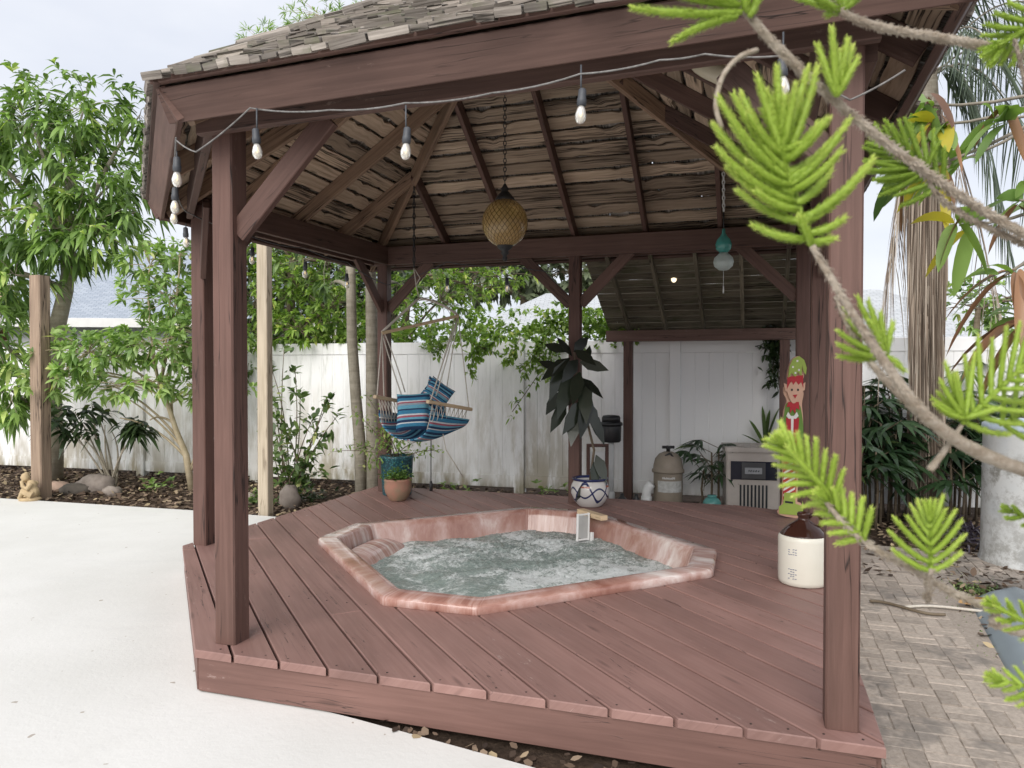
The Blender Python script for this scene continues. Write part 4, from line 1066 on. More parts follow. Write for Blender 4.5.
def m_stripe(name, rep, seed=0, al=0):
    t = NT(name); sx = t.n('ShaderNodeSeparateXYZ'); t.l(t.vec('UV'), sx.inputs[0])
    f = t.math('FRACT', t.math('MULTIPLY', sx.outputs[al], rep))
    B, N_, Wt, Rd, Tq, Gy = (.06, .24, .40), (.03, .06, .13), (.68, .72, .75), (.42, .12, .16), (.16, .42, .56), (.34, .40, .46)
    stops = [(0, N_), (.08, B), (.17, Wt), (.20, N_), (.27, Tq), (.33, Rd), (.38, Wt), (.42, B), (.52, N_), (.56, Tq), (.66, Gy), (.71, Rd), (.75, Wt), (.78, B), (.86, N_), (.93, Tq)]
    col = t.ramp(f, stops, 'CONSTANT'); n = t.noise(t.vec('UV', (120, 8, 1)), 1, 3)
    col = t.mix(1, col, t.ramp(n, [(.3, .75), (.7, 1.15)]), 'MULTIPLY')
    return t.done(t.bsdf(col, .9, .15, 0, n, .3, .002))
# seat sling: from the left bar down and up to the right bar
m = MB(); NU, NV = 22, 12; V = []
def bez(a, b, c, d_, t): return a*(1-t)**3+3*b*t*(1-t)**2+3*c*t*t*(1-t)+d_*t**3
for i in range(NU+1):
    t = i/NU
    f_ = bez(L0+V3((.02, 0, -.12)), P(378, 446, 6.80), P(436, 452, 6.72), R0+V3((-.01, 0, -.10)), t)
    g_ = bez(L1+V3((.0, 0, -.12)), P(404, 428, 7.28), P(462, 440, 7.3), R1+V3((.0, 0, -.10)), t)
    for j in range(NV+1):
        s_ = j/NV; q = f_*(1-s_)+g_*s_; q = q-ZX*.05*math.sin(math.pi*s_)*math.sin(math.pi*t); V.append(q)
fs = []; uv = []
for i in range(NU):
    for j in range(NV):
        a = i*(NV+1)+j; fs.append([a, a+NV+1, a+NV+2, a+1]); uv.append([(i/NU, j/NV), ((i+1)/NU, j/NV), ((i+1)/NU, (j+1)/NV), (i/NU, (j+1)/NV)])
m.add(V, fs, uv, .5, smooth=True); seat = m.build('seat_fabric', m_stripe('striped_seat', 2.6, al=0), hm)
so = seat.modifiers.new('thick', 'SOLIDIFY'); so.thickness = .008
# back part of the sling rising behind the cushions
m = MB(); V = []; ctl = [(404, 425, 7.3, 446, 432, 7.35), (412, 405, 7.36, 446, 408, 7.40), (428, 385, 7.36, 440, 392, 7.40), (430, 376, 7.36, 433, 380, 7.38)]
for (u0, v0, d0, u1, v1, d1) in ctl:
    for j in range(7):
        s_ = j/6; q = P(u0, v0, d0)*(1-s_)+P(u1, v1, d1)*s_; q[1] += .05*math.sin(math.pi*s_); V.append(q)
fs = [[i*7+j, i*7+j+1, (i+1)*7+j+1, (i+1)*7+j] for i in range(3) for j in range(6)]
m.add(V, fs, [[(i/3, j/6), (i/3, (j+1)/6), ((i+1)/3, (j+1)/6), ((i+1)/3, j/6)] for i in range(3) for j in range(6)], .5, smooth=True)
bk = m.build('back_fabric', m_stripe('striped_back', 2.0), hm); so = bk.modifiers.new('thick', 'SOLIDIFY'); so.thickness = .008
# diamond rope netting between bars and fabric
m = MB()
for a0_, a1_, sgn, t_end in ((L0, L1, 1, .0), (R0, R1, 1, 1.0)):
    n_ = 9
    for k in range(n_):
        for sh_ in (-1, 1):
            s0, s1 = (k+.5)/n_, min(max((k+.5+sh_)/n_, 0), 1)
            a = a0_+(a1_-a0_)*s0-ZX*.01
            i = (3 if t_end == 0 else NU-4)
            f_ = V3(0)
            t = i/NU
            ff = bez(L0+V3((.02, 0, -.12)), P(378, 446, 6.80), P(436, 452, 6.72), R0+V3((-.01, 0, -.10)), t); gg = bez(L1+V3((.0, 0, -.12)), P(404, 428, 7.28), P(462, 440, 7.3), R1+V3((.0, 0, -.10)), t)
            b = ff*(1-s1)+gg*s1+V3((0, -.01, .0)); m.tube([a, (a+b)/2+V3((.01, -.015, 0)), b], .004, 5)
m.build('netting', rope_m, hm)
def pillow(name, label, c, w_, h_, th, ax, ay, mat):
    ax, ay = nrm(ax), nrm(ay); az = np.cross(ax, ay); m = MB(); N_ = 14
    for sg in (-1, 1):
        V = []; uvs = []
        for i in range(N_+1):
            for j in range(N_+1):
                x, y = -1+2*i/N_, -1+2*j/N_
                pin = 1-.08*(1-abs(x*y)); e = max(0, (1-x**4)*(1-y**4))**.5
                V.append(c+ax*x*w_/2*(1-.07*(1-y*y)*abs(x))+ay*y*h_/2*(1-.07*(1-x*x)*abs(y))+az*sg*th/2*e)
        fs = []; uv = []
        for i in range(N_):
            for j in range(N_):
                a = i*(N_+1)+j; f = [a, a+N_+1, a+N_+2, a+1]; u4 = [(j/N_, i/N_), (j/N_, (i+1)/N_), ((j+1)/N_, (i+1)/N_), ((j+1)/N_, i/N_)]
                if sg < 0: f = f[::-1]; u4 = u4[::-1]
                fs.append(f); uv.append(u4)
        m.add(V, fs, uv, .5, smooth=True)
    return tag(m.build(name, mat), label, 'cushion', 'striped cushions in the hammock chair')
pillow('striped_cushion', 'blue cushion with pink and white stripes sitting upright at the front of the hammock chair', P(413, 412, 6.90), .31, .36, .13, (1, .1, .06), (0, .25, 1), m_stripe('striped_cushion_a', 1.0))
pillow('striped_cushion', 'blue cushion tilted on its corner behind the right arm of the hammock chair', P(437, 395, 7.2), .27, .27, .10, (.75, .3, -.55), (.5, .3, .8), m_stripe('striped_cushion_b', 1.25))
# trailing rope and plug cable
m = MB(); m.tube([P(443, 434, 7.0), P(446, 450, 7.02), P(455, 464, 7.1), P(463, 477, 7.2)], .005, 6); tag(m.build('rope', rope_m), 'loose rope trailing down from the hammock chair seat', 'rope')
m = MB(); pl = P(431, 486, 7.05); m.tube([P(431, 437, 7.05), P(431, 460, 7.05), pl], .005, 6, cap=True); m.lathe(pl-ZX*.05, [(0, 0), (.016, .004), (.018, .06), (.008, .10)], 10)
tag(m.build('extension_cable', black), 'black cable with a plug hanging straight down below the hammock chair seat', 'cable')

# ---- praying statue by the wooden post, rocks
sc_ = PG(26, 500, 0.0); sc_ = np.array([P(24, 0, 8.5)[0], 8.5, 0.0])
stm = M_plain('sandstone', (.52, .40, .24), (.36, .27, .16), 12, .85, .3)
m = MB()
m.lathe(sc_, [(0, 0), (.12, 0), (.125, .02), (.10, .035)], 18, sy=.8)
m.ball(sc_+V3((.015, 0, .10)), .085, 14, 9, sc=(1, .85, .9)); m.ball(sc_+V3((.02, 0, .165)), .07, 14, 9, sc=(.85, .75, 1))
m.ball(sc_+V3((-.045, -.01, .265)), .048, 14, 10, sc=(1, .95, 1.05)); m.lathe(sc_+V3((-.04, 0, .295)), [(.03, 0), (.018, .025), (0, .03)], 10)
m.ball(sc_+V3((-.094, -.01, .262)), .011, 8, 6)
m.tube([sc_+V3((.05, -.05, .20)), sc_+V3((.02, -.085, .14)), sc_+V3((-.035, -.075, .17)), sc_+V3((-.07, -.04, .225))], [.03, .028, .022, .018], 9)
m.tube([sc_+V3((.04, .05, .20)), sc_+V3((.0, .07, .14)), sc_+V3((-.045, .05, .18)), sc_+V3((-.07, .01, .225))], [.03, .028, .022, .018], 9)
m.tube([sc_+V3((.06, -.05, .06)), sc_+V3((-.04, -.065, .11)), sc_+V3((-.085, -.055, .025))], [.045, .04, .025], 9)
m.tube([sc_+V3((.06, .05, .06)), sc_+V3((-.05, .055, .07)), sc_+V3((-.09, .05, .025))], [.045, .04, .025], 9)
o_ = m.build('monk_statue', stm); md = o_.modifiers.new('r', 'REMESH'); md.mode = 'VOXEL'; md.voxel_size = .006; md.use_smooth_shade = True
tag(o_, 'small sandstone statue of a crouching figure resting its head on its hands, at patio edge', 'statue')
rk = M_plain('grey_rock', (.30, .26, .23), (.17, .14, .12), 9, .9, .6)
def rock(u, v, d, r_, sc, label, mat=rk):
    c = P(u, v, d); c[2] = -.03+r_*sc[2]*.6; m = MB(); V = []
    n, k = 14, 9; m.ball(c, r_, n, k, sc=sc, jit=.14); return tag(m.build('rock', mat), label, 'rock', 'rocks in the mulch bed')
rock(96, 480, 9.2, .17, (1.5, .7, .85), 'largest grey rock leaning at the foot of the bare-stemmed bush')
rock(57, 485, 9.3, .13, (1.6, .8, .6), 'flat pinkish stone right of the brown wooden post', M_plain('pink_rock', (.40, .28, .22), (.26, .19, .15), 9, .9, .5))
rock(290, 497, 8.2, .13, (.9, .8, 1.2), 'upright grey rock right of the pale wooden post')
rock(75, 487, 9.1, .12, (1.6, .9, .7), 'dark low rock between the flat pinkish stone and the largest rock', M_plain('dark_rock', (.14, .12, .10), (.08, .07, .06), 9, .9, .6))
rock(243, 497, 8.4, .11, (1.3, .9, .8), 'pale rounded rock just left of the pale wooden post', M_plain('pale_rock', (.42, .36, .32), (.3, .25, .22), 9, .9, .5))
rock(112, 487, 9.0, .09, (1.3, .9, .8), 'small brown rock right of the largest rock')
# wooden posts at the patio edge
m = MB(); c = P(36, 0, 8.72); c[2] = -.03; m.bar(c, c+ZX*2.62, .165, .15, up=BX, c=.012, seg=3, wob=.004); tag(m.build('wooden_post', MAT['oldpost']), 'thick brown weathered wooden post beside the crouching statue', 'post')
m = MB(); c = P(262.5, 0, 7.72); c[2] = -.03; m.bar(c, c+ZX*2.85, .125, .10, up=BX, c=.008, seg=3, wob=.003); tag(m.build('wooden_post', MAT['palepost']), 'thinner pale wooden post standing behind the gazebo front-left posts', 'post')

# ---- right side: white tank, kayak hull, litter
def m_tank():
    t = NT('weathered_white_plastic'); v = t.vec(); n = t.noise(v, 7, 8, .8); n3 = t.noise(v, 1.5, 2); sx = t.n('ShaderNodeSeparateXYZ'); t.l(v, sx.inputs[0])
    hz = t.ramp(sx.outputs[2], [(.15, .55), (.45, .3), (.80, .9), (.9, .1)])
    col = t.mix(t.math('MULTIPLY', t.ramp(n, [(.46, 0), (.58, 1)]), hz), (.66, .68, .68), (.20, .19, .16))
    col = t.mix(t.ramp(n3, [(.5, 0), (.7, .4)]), col, (.40, .50, .62)); return t.done(t.bsdf(col, .5, .4, 0, n, .1, .004))
c = np.array([4.02, 5.75, -.03]); wtk = empty('white_tank', c, 'weathered white round plastic tank at the right edge, behind the kayak', 'tank')
m = MB(); m.lathe(c, [(0, 0), (.345, 0), (.35, .04), (.34, .06), (.335, .10), (.325, 1.04), (.33, 1.055)], 40); m.build('tank_body', m_tank(), wtk)
m = MB(); m.lathe(c, [(.335, 1.05), (.338, 1.07), (.33, 1.105), (.29, 1.13), (.05, 1.145), (0, 1.146)], 40); m.build('lid', M_plain('pale_blue_plastic', (.50, .60, .70), (.42, .50, .58), 8, .4, .05), wtk)
kb = M_plain('grey_blue_plastic', (.26, .31, .34), (.21, .25, .28), 2.2, .45, .12)
m = MB(); N1, N2 = 44, 20; V = []
k0, k1 = PG(960, 590, -.02), PG(1012, 688, -.02); dk = nrm(k1-k0); sdk = -nrm(np.cross(dk, ZX)); Lk = 3.0
for i in range(N1+1):
    t = i/N1; wdt = .33*(1-(1-min(t*4.5, 1))**2.6)**.5*(1-max(0, t-.7)**2*3); wdt = max(wdt, .006)
    for j in range(N2+1):
        s_ = -1+2*j/N2; x = s_*wdt; z = .085*(1-abs(s_)**3)*min(1, .3+t*4)
        z += .022*math.cos(s_*9)*(1-abs(s_))*min(1, t*5)
        V.append(k0+dk*(t*Lk-.10*(1-s_*s_)*(1-min(t*5, 1)))+sdk*x+ZX*z+sdk*.33)
m.add(V, [[i*(N2+1)+j, i*(N2+1)+j+1, (i+1)*(N2+1)+j+1, (i+1)*(N2+1)+j] for i in range(N1) for j in range(N2)], None, .5, smooth=True)
ky = m.build('kayak', kb); so = ky.modifiers.new('thick', 'SOLIDIFY'); so.thickness = .012
tag(ky, 'grey-blue plastic hull with ridges lying upside down beside the paver path', 'kayak')
m = MB()
for (u0, v0, u1, v1) in ((870, 601, 948, 616), (905, 607, 1040, 612),):
    a, b = PG(u0, v0, .018), PG(u1, v1, .018); pts = [a+(b-a)*t+np.array([0, .04*math.sin(t*7), 0]) for t in np.linspace(0, 1, 14)]; m2 = MB(); m2.tube(pts, .009, 6)
    tag(m2.build('fallen_stick' if u0 == 870 else 'rope', bark_b if u0 == 870 else rope_m), 'thin dark stick lying across the paver path' if u0 == 870 else 'pale frayed rope lying across the paver path towards the kayak', 'stick' if u0 == 870 else 'rope')
m = MB(); c = PG(962, 603, .03)
for k in range(3): m.leaves([c+V3((U(-.03, .03), U(-.02, .02), .01*k))], [[1, .1*k-.1, .02]], .15, .075, .05, fold=.1, rnd=[.5])
tag(m.build('dry_leaf', M_plain('dry_orange_leaf', (.58, .36, .14), (.45, .26, .1), 20, .7, .2)), 'pale orange fallen dry leaf on the grass at the paver edge', 'leaf')
# ================================================================ vegetation
def curve(a, b, sag_=0, bend=0, n=7):
    a, b = V3(a), V3(b); d = b-a; s = nrm(np.cross(d, ZX)) if np.linalg.norm(np.cross(d, ZX)) > 1e-6 else np.array([1, 0, 0])
    return [a+d*t+ZX*sag_*4*t*(1-t)+s*bend*4*t*(1-t) for t in np.linspace(0, 1, n)]
def whorls(lm, pts, axes, k, L, W, cone=(.5, 1.2), droop=.35, fold=0.0, tip=.25):
    """k leaves round each twig end, tips lighter"""
    pts = np.asarray(pts); axes = np.asarray(axes); n = len(pts)
    if n == 0: return
    ax = axes/np.linalg.norm(axes, axis=1, keepdims=True)
    ref = np.where(np.abs(ax[:, 2:3]) < .9, np.array([[0, 0, 1.0]]), np.array([[1.0, 0, 0]]))
    X = np.cross(ax, ref); X /= np.linalg.norm(X, axis=1, keepdims=True); Y = np.cross(ax, X)
    base_r = RNG.random(n)
    for j in range(k):
        az = RNG.random(n)*6.283; co = RNG.uniform(cone[0], cone[1], n)
        d = ax*np.cos(co)[:, None]+(X*np.cos(az)[:, None]+Y*np.sin(az)[:, None])*np.sin(co)[:, None]
        off = RNG.uniform(-.35, .15, n)*L
        r = np.clip(base_r*.55+RNG.random(n)*.55-.1, 0, 1)
        lm.leaves(pts+ax*off[:, None], d, L*RNG.uniform(.65, 1.15, n), W*RNG.uniform(.8, 1.15, n), droop, rnd=r, fold=fold)
def crown_pts(c, r, n, shell=.45, flat=1.0):
    d = RNG.normal(size=(n, 3)); d /= np.linalg.norm(d, axis=1, keepdims=True)
    rr = RNG.uniform(shell, 1, n)**.8
    # uneven outline: lumpy radius
    lump = 1+.22*np.sin(d[:, 0]*5+c[0]*3)*np.cos(d[:, 2]*4+c[2]*2)+.12*np.sin(d[:, 1]*9)
    return V3(c)+d*(rr*lump)[:, None]*V3(r), d
def tree(name, label, cat, group, base, trunk, r0, r1, ells, leafm, barkm, k, L, W, droop=.35, cone=(.5, 1.2), up=.25, twig=.3, fold=0.0, twig_r=.006):
    root = empty(name, base, label, cat, group)
    m = MB(); tr = [V3(p) for p in trunk]; m.tube(tr, np.linspace(r0, r1, len(tr)), 12, jit=.04)
    lm = MB(); br = MB(); nb = 0
    for (c, r, n) in ells:
        c = V3(c); j = min(range(len(tr)), key=lambda i: np.linalg.norm(tr[i]-c)+max(0, tr[i][2]-c[2])*2)
        j = max(j, 1) if len(tr) > 2 else j
        L_ = np.linalg.norm(c-tr[j])
        if L_ > .15: br.tube(curve(tr[j], c, .06*L_, U(-.08, .08)*L_), np.linspace(max(r1*.7, .012), .010, 7), 7); nb += 1
        pts, d = crown_pts(c, r, n); ax = d+np.array([0, 0, up]); whorls(lm, pts, ax, k, L, W, cone, droop, fold)
        for q in pts[:int(n*twig)]:
            br.tube(curve(c+(q-c)*U(.0, .25), q, U(-.03, .06), U(-.05, .05), 4), np.linspace(twig_r, twig_r*.4, 4), 4, cap=False); nb += 1
    m.build('trunk', barkm, root)
    if nb: br.build('branches', barkm, root)
    lm.build('crown', leafm, root)
    return root
mango_m = M_leaf('mango_leaf', (.065, .125, .035), (.27, .41, .11), (.54, .64, .22), .78, trans=.3)
bright_m = M_leaf('bright_leaf', (.10, .18, .04), (.34, .48, .11), (.56, .58, .18), .88, trans=.38)
mid_m = M_leaf('mid_leaf', (.05, .095, .035), (.20, .29, .10), (.42, .45, .18), .92)
dark_m = M_leaf('dark_leaf', (.015, .03, .012), (.06, .10, .035), (.14, .18, .06), .93, trans=.15)
pale_m = M_leaf('pale_leaf', (.13, .23, .07), (.38, .51, .19), (.55, .56, .26), .90, trans=.35)
far_m = M_leaf('far_leaf', (.07, .09, .05), (.17, .20, .12), trans=.2)
trunk_m = M_bark('pale_trunk', (.22, .19, .14), (.42, .38, .31))
twig_m = M_bark('tan_twig', (.34, .28, .18), (.52, .44, .31))
# mango tree at the left, in front of the fence
b = P(50, 470, 10.2); b[2] = -.03
tree('mango_tree', 'large mango tree with long drooping leaves behind the brown wooden post', 'tree', None, b,
     [b, P(52, 430, 10.2), P(50, 380, 10.2), P(56, 330, 10.1), P(66, 290, 10.0), P(70, 250, 10)], .16, .07,
     [(P(30, 120, 9.8), (1.0, .8, .75), 70), (P(85, 105, 10.2), (.75, .8, .62), 48), (P(140, 115, 10.4), (.34, .5, .42), 22), (P(60, 170, 9.8), (1.2, .9, .8), 72), (P(5, 210, 9.6), (.9, .9, .8), 62), (P(110, 185, 10), (.75, .7, .65), 46), (P(75, 225, 9.7), (1.0, .8, .55), 80),
      (P(-50, 120, 9.8), (1.1, 1, 1.2), 75), (P(-60, 260, 9.6), (1.0, 1, .9), 60), (P(15, 275, 9.4), (.5, .5, .40), 24), (P(62, 250, 9.5), (.45, .5, .30), 20), (P(135, 212, 9.9), (.38, .5, .2), 12), (P(-5, 340, 9.3), (.55, .5, .7), 42), (P(10, 390, 9.2), (.42, .4, .42), 34)],
     mango_m, trunk_m, 9, .245, .056, .6, (.4, 1.3), .1, .25)
tree('mango_tree', 'slender leafy shoot of glossy leaves at the left end of the fence, top left', 'tree', None, P(-80, 480, 9.0)*np.array([1, 1, 0]), [P(-80, 480, 9.0), P(-60, 380, 8.9), P(-40, 250, 8.8)], .07, .03,
     [(P(-30, 150, 8.6), (.5, .4, .7), 40), (P(-20, 110, 8.6), (.4, .4, .4), 30)], mango_m, trunk_m, 8, .28, .07, .5) if 0 else None
# light shrub with bare tan stems
b = P(192, 478, 9.3); b[2] = -.03
sh2 = tree('flowering_shrub', 'wide pale green shrub with bare tan stems, left of the gazebo', 'shrub', None, b,
     [b, P(186, 455, 9.3), P(176, 430, 9.25), P(168, 405, 9.2), P(160, 388, 9.2)], .045, .022,
     [(P(150, 345, 9.0), (.75, .5, .28), 95), (P(90, 352, 8.9), (.6, .5, .26), 80), (P(60, 375, 8.8), (.42, .4, .28), 45), (P(200, 335, 9.2), (.6, .5, .38), 80), (P(170, 300, 9.3), (.62, .5, .32), 75), (P(130, 385, 8.9), (.7, .45, .2), 55), (P(215, 385, 9.2), (.45, .4, .3), 40), (P(150, 265, 9.5), (.42, .4, .35), 42), (P(180, 255, 9.5), (.3, .4, .25), 22)],
     pale_m, twig_m, 9, .135, .05, .3, (.5, 1.5), .3, .4)
m = MB()
for (u0, v0, u1, v1) in ((190, 470, 205, 400), (186, 452, 130, 400), (180, 440, 110, 385), (176, 425, 150, 420), (172, 415, 190, 365), (165, 400, 100, 372), (165, 400, 170, 330), (192, 470, 215, 430), (188, 460, 120, 418)):
    m.tube(curve(P(u0, v0, 9.3), P(u1, v1, 9.1), U(-.03, .12), U(-.1, .1)), np.linspace(.018, .008, 7), 6)
m.build('stems', twig_m, sh2)
# bare-stemmed bush with dark drooping leaves
b = P(112, 482, 9.35); b[2] = -.03
bb = empty('leggy_bush', b, 'leggy bush with many bare stems and dark drooping leaf clusters by the largest rock', 'bush')
m = MB(); lm = MB(); pts = []
for (u, v, d) in ((66, 425, 9.3), (75, 412, 9.5), (88, 420, 9.2), (97, 415, 9.4), (105, 425, 9.2), (112, 432, 9.5), (128, 428, 9.2), (138, 432, 9.3), (80, 435, 9.1), (92, 405, 9.5)):
    m.tube(curve(b+V3((U(-.05, .05), U(-.05, .05), .02)), P(u, v, d), .08, U(-.06, .06)), np.linspace(.014, .006, 7), 6); pts.append(P(u, v, d))
m.build('stems', trunk_m, bb)
heads = [(P(66, 425, 9.3), 5), (P(74, 412, 9.5), 4), (P(90, 412, 9.4), 5), (P(130, 424, 9.2), 9), (P(137, 430, 9.25), 7), (P(100, 418, 9.3), 3), (P(58, 415, 9.3), 4), (P(84, 428, 9.2), 3)]
for c, n in heads:
    q = c+RNG.normal(size=(n, 3))*.07; whorls(lm, q, np.tile([[0, 0, 1.0]], (n, 1))+RNG.normal(size=(n, 3))*.3, 6, .25, .065, (.9, 1.7), .75)
lm.build('leaves', dark_m, bb)
# ornamental stems near pale post
b = P(290, 500, 8.5); b[2] = -.03
bb = empty('garden_shrub', b, 'open shrub with glossy oval leaves right of the pale post, before the fence', 'shrub')
m = MB(); lm = MB()
for (u, v, d) in ((275, 400, 8.4), (300, 395, 8.5), (325, 402, 8.4), (338, 415, 8.4), (318, 435, 8.4), (285, 430, 8.3), (272, 370, 8.6), (300, 465, 8.3), (322, 470, 8.4), (275, 460, 8.3), (330, 400, 8.5), (284, 350, 8.7), (268, 430, 8.5), (295, 370, 8.7), (312, 420, 8.5), (266, 400, 8.6), (308, 450, 8.4)):
    e = P(u, v, d); cv = curve(b+V3((U(-.1, .1), 0, 0)), e, .05, U(-.1, .1)); m.tube(cv, np.linspace(.010, .004, 7), 5)
    n = 26; ts = RNG.uniform(.2, 1.05, n); q = np.array([cv[0]*(1-t)+e*t for t in ts])+RNG.normal(size=(n, 3))*.04
    lm.leaves(q, RNG.normal(size=(n, 3))+np.array([0, 0, .3]), RNG.uniform(.08, .16, n), .055, .3); whorls(lm, [e], [[U(-.2, .4), 0, 1]], 7, .15, .06, (.5, 1.4), .35)
m.build('stems', bark_b, bb); lm.build('leaves', mid_m, bb)
# low plants along the fence
for i, (u, v, d, mt, lab) in enumerate(((262, 480, 8.2, mid_m, 'low leafy plant at the foot of the pale post'), (310, 482, 8.5, dark_m, 'dark low plant between pale post and the twin trunks, by the fence'), (455, 482, 8.7, pale_m, 'small pale weed at the fence base under the trailing rope'), (545, 487, 8.7, pale_m, 'tiny weed at the fence base left of the painted pot'), (150, 460, 9.2, pale_m, 'small broad-leaved weed growing before the fence under the wide shrub'))):
    c = P(u, v, d); c[2] = .0; n = (26, 22, 12, 8, 12)[i]; lm = MB(); q = c+np.stack([RNG.normal(size=n)*.12, RNG.normal(size=n)*.08, np.abs(RNG.normal(size=n))*.10], 1)
    whorls(lm, q, np.tile([[0, 0, 1.0]], (n, 1)), 6, .09, .035, (.5, 1.4), .35); tag(lm.build('garden_plant', mt), lab, 'plant')
# the two slim trunks in front of the fence, with canopy above the fence
for i, (u0, u1, lab) in enumerate(((361, 351, 'slimmer left trunk of the two smooth grey trees standing before the fence'), (374, 371, 'thicker right trunk of the two smooth grey trees, beside the teal pot'))):
    b = P(u0, 490, 8.45); b[2] = -.03; d = 8.45
    tree('slim_tree', lab, 'tree', 'slim trees before the fence', b, [b, P(u0-.5, 450, d), P((u0+u1)/2, 400, d), P(u1+1, 340, d), P(u1, 290, d), P(u1-1, 240, d), P(u1-10+i*22, 150, d)], .088-.018*(1-i), .05,
         [(P(330+60*i, 250, 9.2), (.9, .7, .5), 30), (P(345+40*i, 200, 9), (1.3, .9, .7), 60), (P(330+70*i, 285, 9.5), (.5, .4, .25), 10)], mid_m, M_bark('spotted_trunk', (.19, .17, .13), (.36, .33, .27), 9), 6, .13, .055, .3)
# hedge and trees behind the fence, left to right
tree('hedge_tree', 'dense bright green and yellow bushy tree just beyond the fence behind the pale post', 'tree', 'trees beyond the fence', P(290, 450, 10.6)*[1, 1, 0], [P(290, 460, 10.6), P(290, 340, 10.6), P(292, 260, 10.6)], .1, .05,
     [(P(255, 300, 10.3), (.55, .6, .7), 125), (P(295, 285, 10.5), (.6, .6, .75), 150), (P(330, 310, 10.2), (.5, .5, .45), 105), (P(300, 330, 10.0), (.75, .5, .3), 115), (P(275, 240, 10.6), (.7, .6, .4), 70), (P(335, 265, 10.8), (.6, .5, .5), 70)], bright_m, bark_b, 10, .10, .04, .4)
tree('hedge_tree', 'darker leafy tree beyond the fence behind the gazebo front-left posts', 'tree', 'trees beyond the fence', P(225, 450, 10.9)*[1, 1, 0], [P(225, 460, 10.9), P(225, 350, 10.9), P(222, 280, 10.9)], .1, .05,
     [(P(215, 300, 10.8), (.6, .6, .55), 90), (P(235, 340, 10.4), (.7, .5, .4), 85), (P(205, 260, 11), (.5, .5, .3), 30), (P(250, 360, 10.2), (.5, .3, .3), 45), (P(262, 250, 11.3), (.5, .5, .4), 60)], mid_m, bark_b, 10, .10, .042, .4)
tree('hedge_tree', 'fine-leaved yellow-green tree beyond the fence right of the twin trunks', 'tree', 'trees beyond the fence', P(400, 450, 11)*[1, 1, 0], [P(400, 460, 11), P(402, 350, 11), P(410, 280, 11)], .09, .04,
     [(P(395, 310, 10.6), (.6, .6, .45), 100), (P(440, 300, 10.8), (.7, .6, .4), 100), (P(470, 285, 11.2), (.7, .6, .4), 85), (P(420, 265, 11.3), (.9, .6, .35), 85), (P(355, 300, 10.8), (.5, .5, .5), 70), (P(500, 275, 11.6), (.6, .5, .3), 50)], bright_m, bark_b, 9, .095, .034, .4)
tree('broad_tree', 'large dark grey-green tree far behind the gazebo back posts', 'tree', 'trees beyond the fence', P(520, 400, 26)*[1, 1, 0], [P(520, 420, 26), P(522, 340, 26), P(525, 300, 26)], .3, .15,
     [(P(560, 272, 26), (2.2, 1.6, 1.0), 150), (P(495, 275, 26), (2.2, 1.6, 1.0), 130), (P(440, 262, 26), (2.5, 1.6, 1.2), 140), (P(380, 250, 27), (2.8, 2, 1.6), 150), (P(600, 285, 26), (1.1, 1, .5), 50)], far_m, bark_b, 8, .42, .2, .3)
tree('broad_tree', 'dark dense tree far behind the pale post and twin trunks', 'tree', 'trees beyond the fence', P(320, 400, 15)*[1, 1, 0], [P(320, 420, 15), P(322, 300, 15), P(325, 260, 15)], .2, .1,
     [(P(330, 265, 14.5), (1.5, 1, .9), 130), (P(270, 270, 14.5), (1.1, 1, .9), 100), (P(375, 290, 14), (.8, .8, .8), 80), (P(300, 320, 14), (1.6, .8, .6), 110)], dark_m, bark_b, 8, .26, .10, .35)
# feathery tree whose top shows over the roof
rt = tree('feathery_tree', 'feathery fine-leaved treetop showing above the shingle roof', 'tree', 'trees beyond the fence', P(320, 420, 15)*[1, 1, 0]+V3((.5, 1, 0)), [P(322, 420, 16), P(325, 250, 16), P(322, 120, 15.8), P(322, 35, 15.5)], .16, .04,
     [(P(322, 16, 15.5), (.85, .5, .38), 44), (P(258, 38, 15.5), (.55, .5, .28), 20), (P(358, 10, 15.5), (.45, .5, .25), 14), (P(300, 60, 15.5), (1.2, .8, .5), 35)], pale_m, twig_m, 12, .22, .022, .3, (.2, 1.5), .3, .9)
# flowering vine over the fence top
vr = empty('flowering_vine', FP(1.2, 1.5), 'bright green vine with tiny white flowers spilling over the fence top between the back posts', 'vine')
vl = MB(); vs_ = MB(); fl = MB()
def vine_mass(s0, s1, zc, r, n, mt=None):
    q = np.stack([RNG.uniform(s0, s1, n), np.zeros(n), zc+RNG.normal(size=n)*r*(.5+.5*RNG.random(n))], 1)
    W_ = np.array([FP(a, 0, .15+U(-.22, .25)) for a in q[:, 0]]); W_[:, 2] = np.maximum(q[:, 2], 1.6)
    return W_
P1 = np.concatenate([vine_mass(-.9, 1.45, 1.98, .17, 380), vine_mass(.3, 1.35, 2.12, .14, 160), vine_mass(-2.8, -.9, 1.95, .14, 260)])
whorls(vl, P1, RNG.normal(size=P1.shape)+[0, -.6, .5], 6, .085, .045, (.4, 1.5), .3)
tr_pts = []
for (u, v0, u1, v1) in ((545, 338, 520, 372), (520, 335, 505, 362), (500, 335, 478, 352), (535, 340, 540, 362), (558, 340, 548, 375), (480, 330, 470, 375), (462, 335, 490, 350), (540, 372, 512, 412), (428, 335, 440, 350)):
    a, b_ = P(u, v0, 8.85), P(u1, v1, 8.72); cv = curve(a, b_, -.02, U(-.05, .05), 9); vs_.tube(cv, .0045, 5)
    for q in cv:
        for _ in range(5 if v1 < 400 else 2): tr_pts.append(q+RNG.normal(size=3)*[.05, .02, .05])
tr_pts = np.array(tr_pts); whorls(vl, tr_pts, RNG.normal(size=tr_pts.shape)+[0, -.8, -.3], 3, .075, .04, (.3, 1.4), .3)
nf = 60; q = P1[RNG.choice(len(P1), nf)]+[0, -.15, .03]
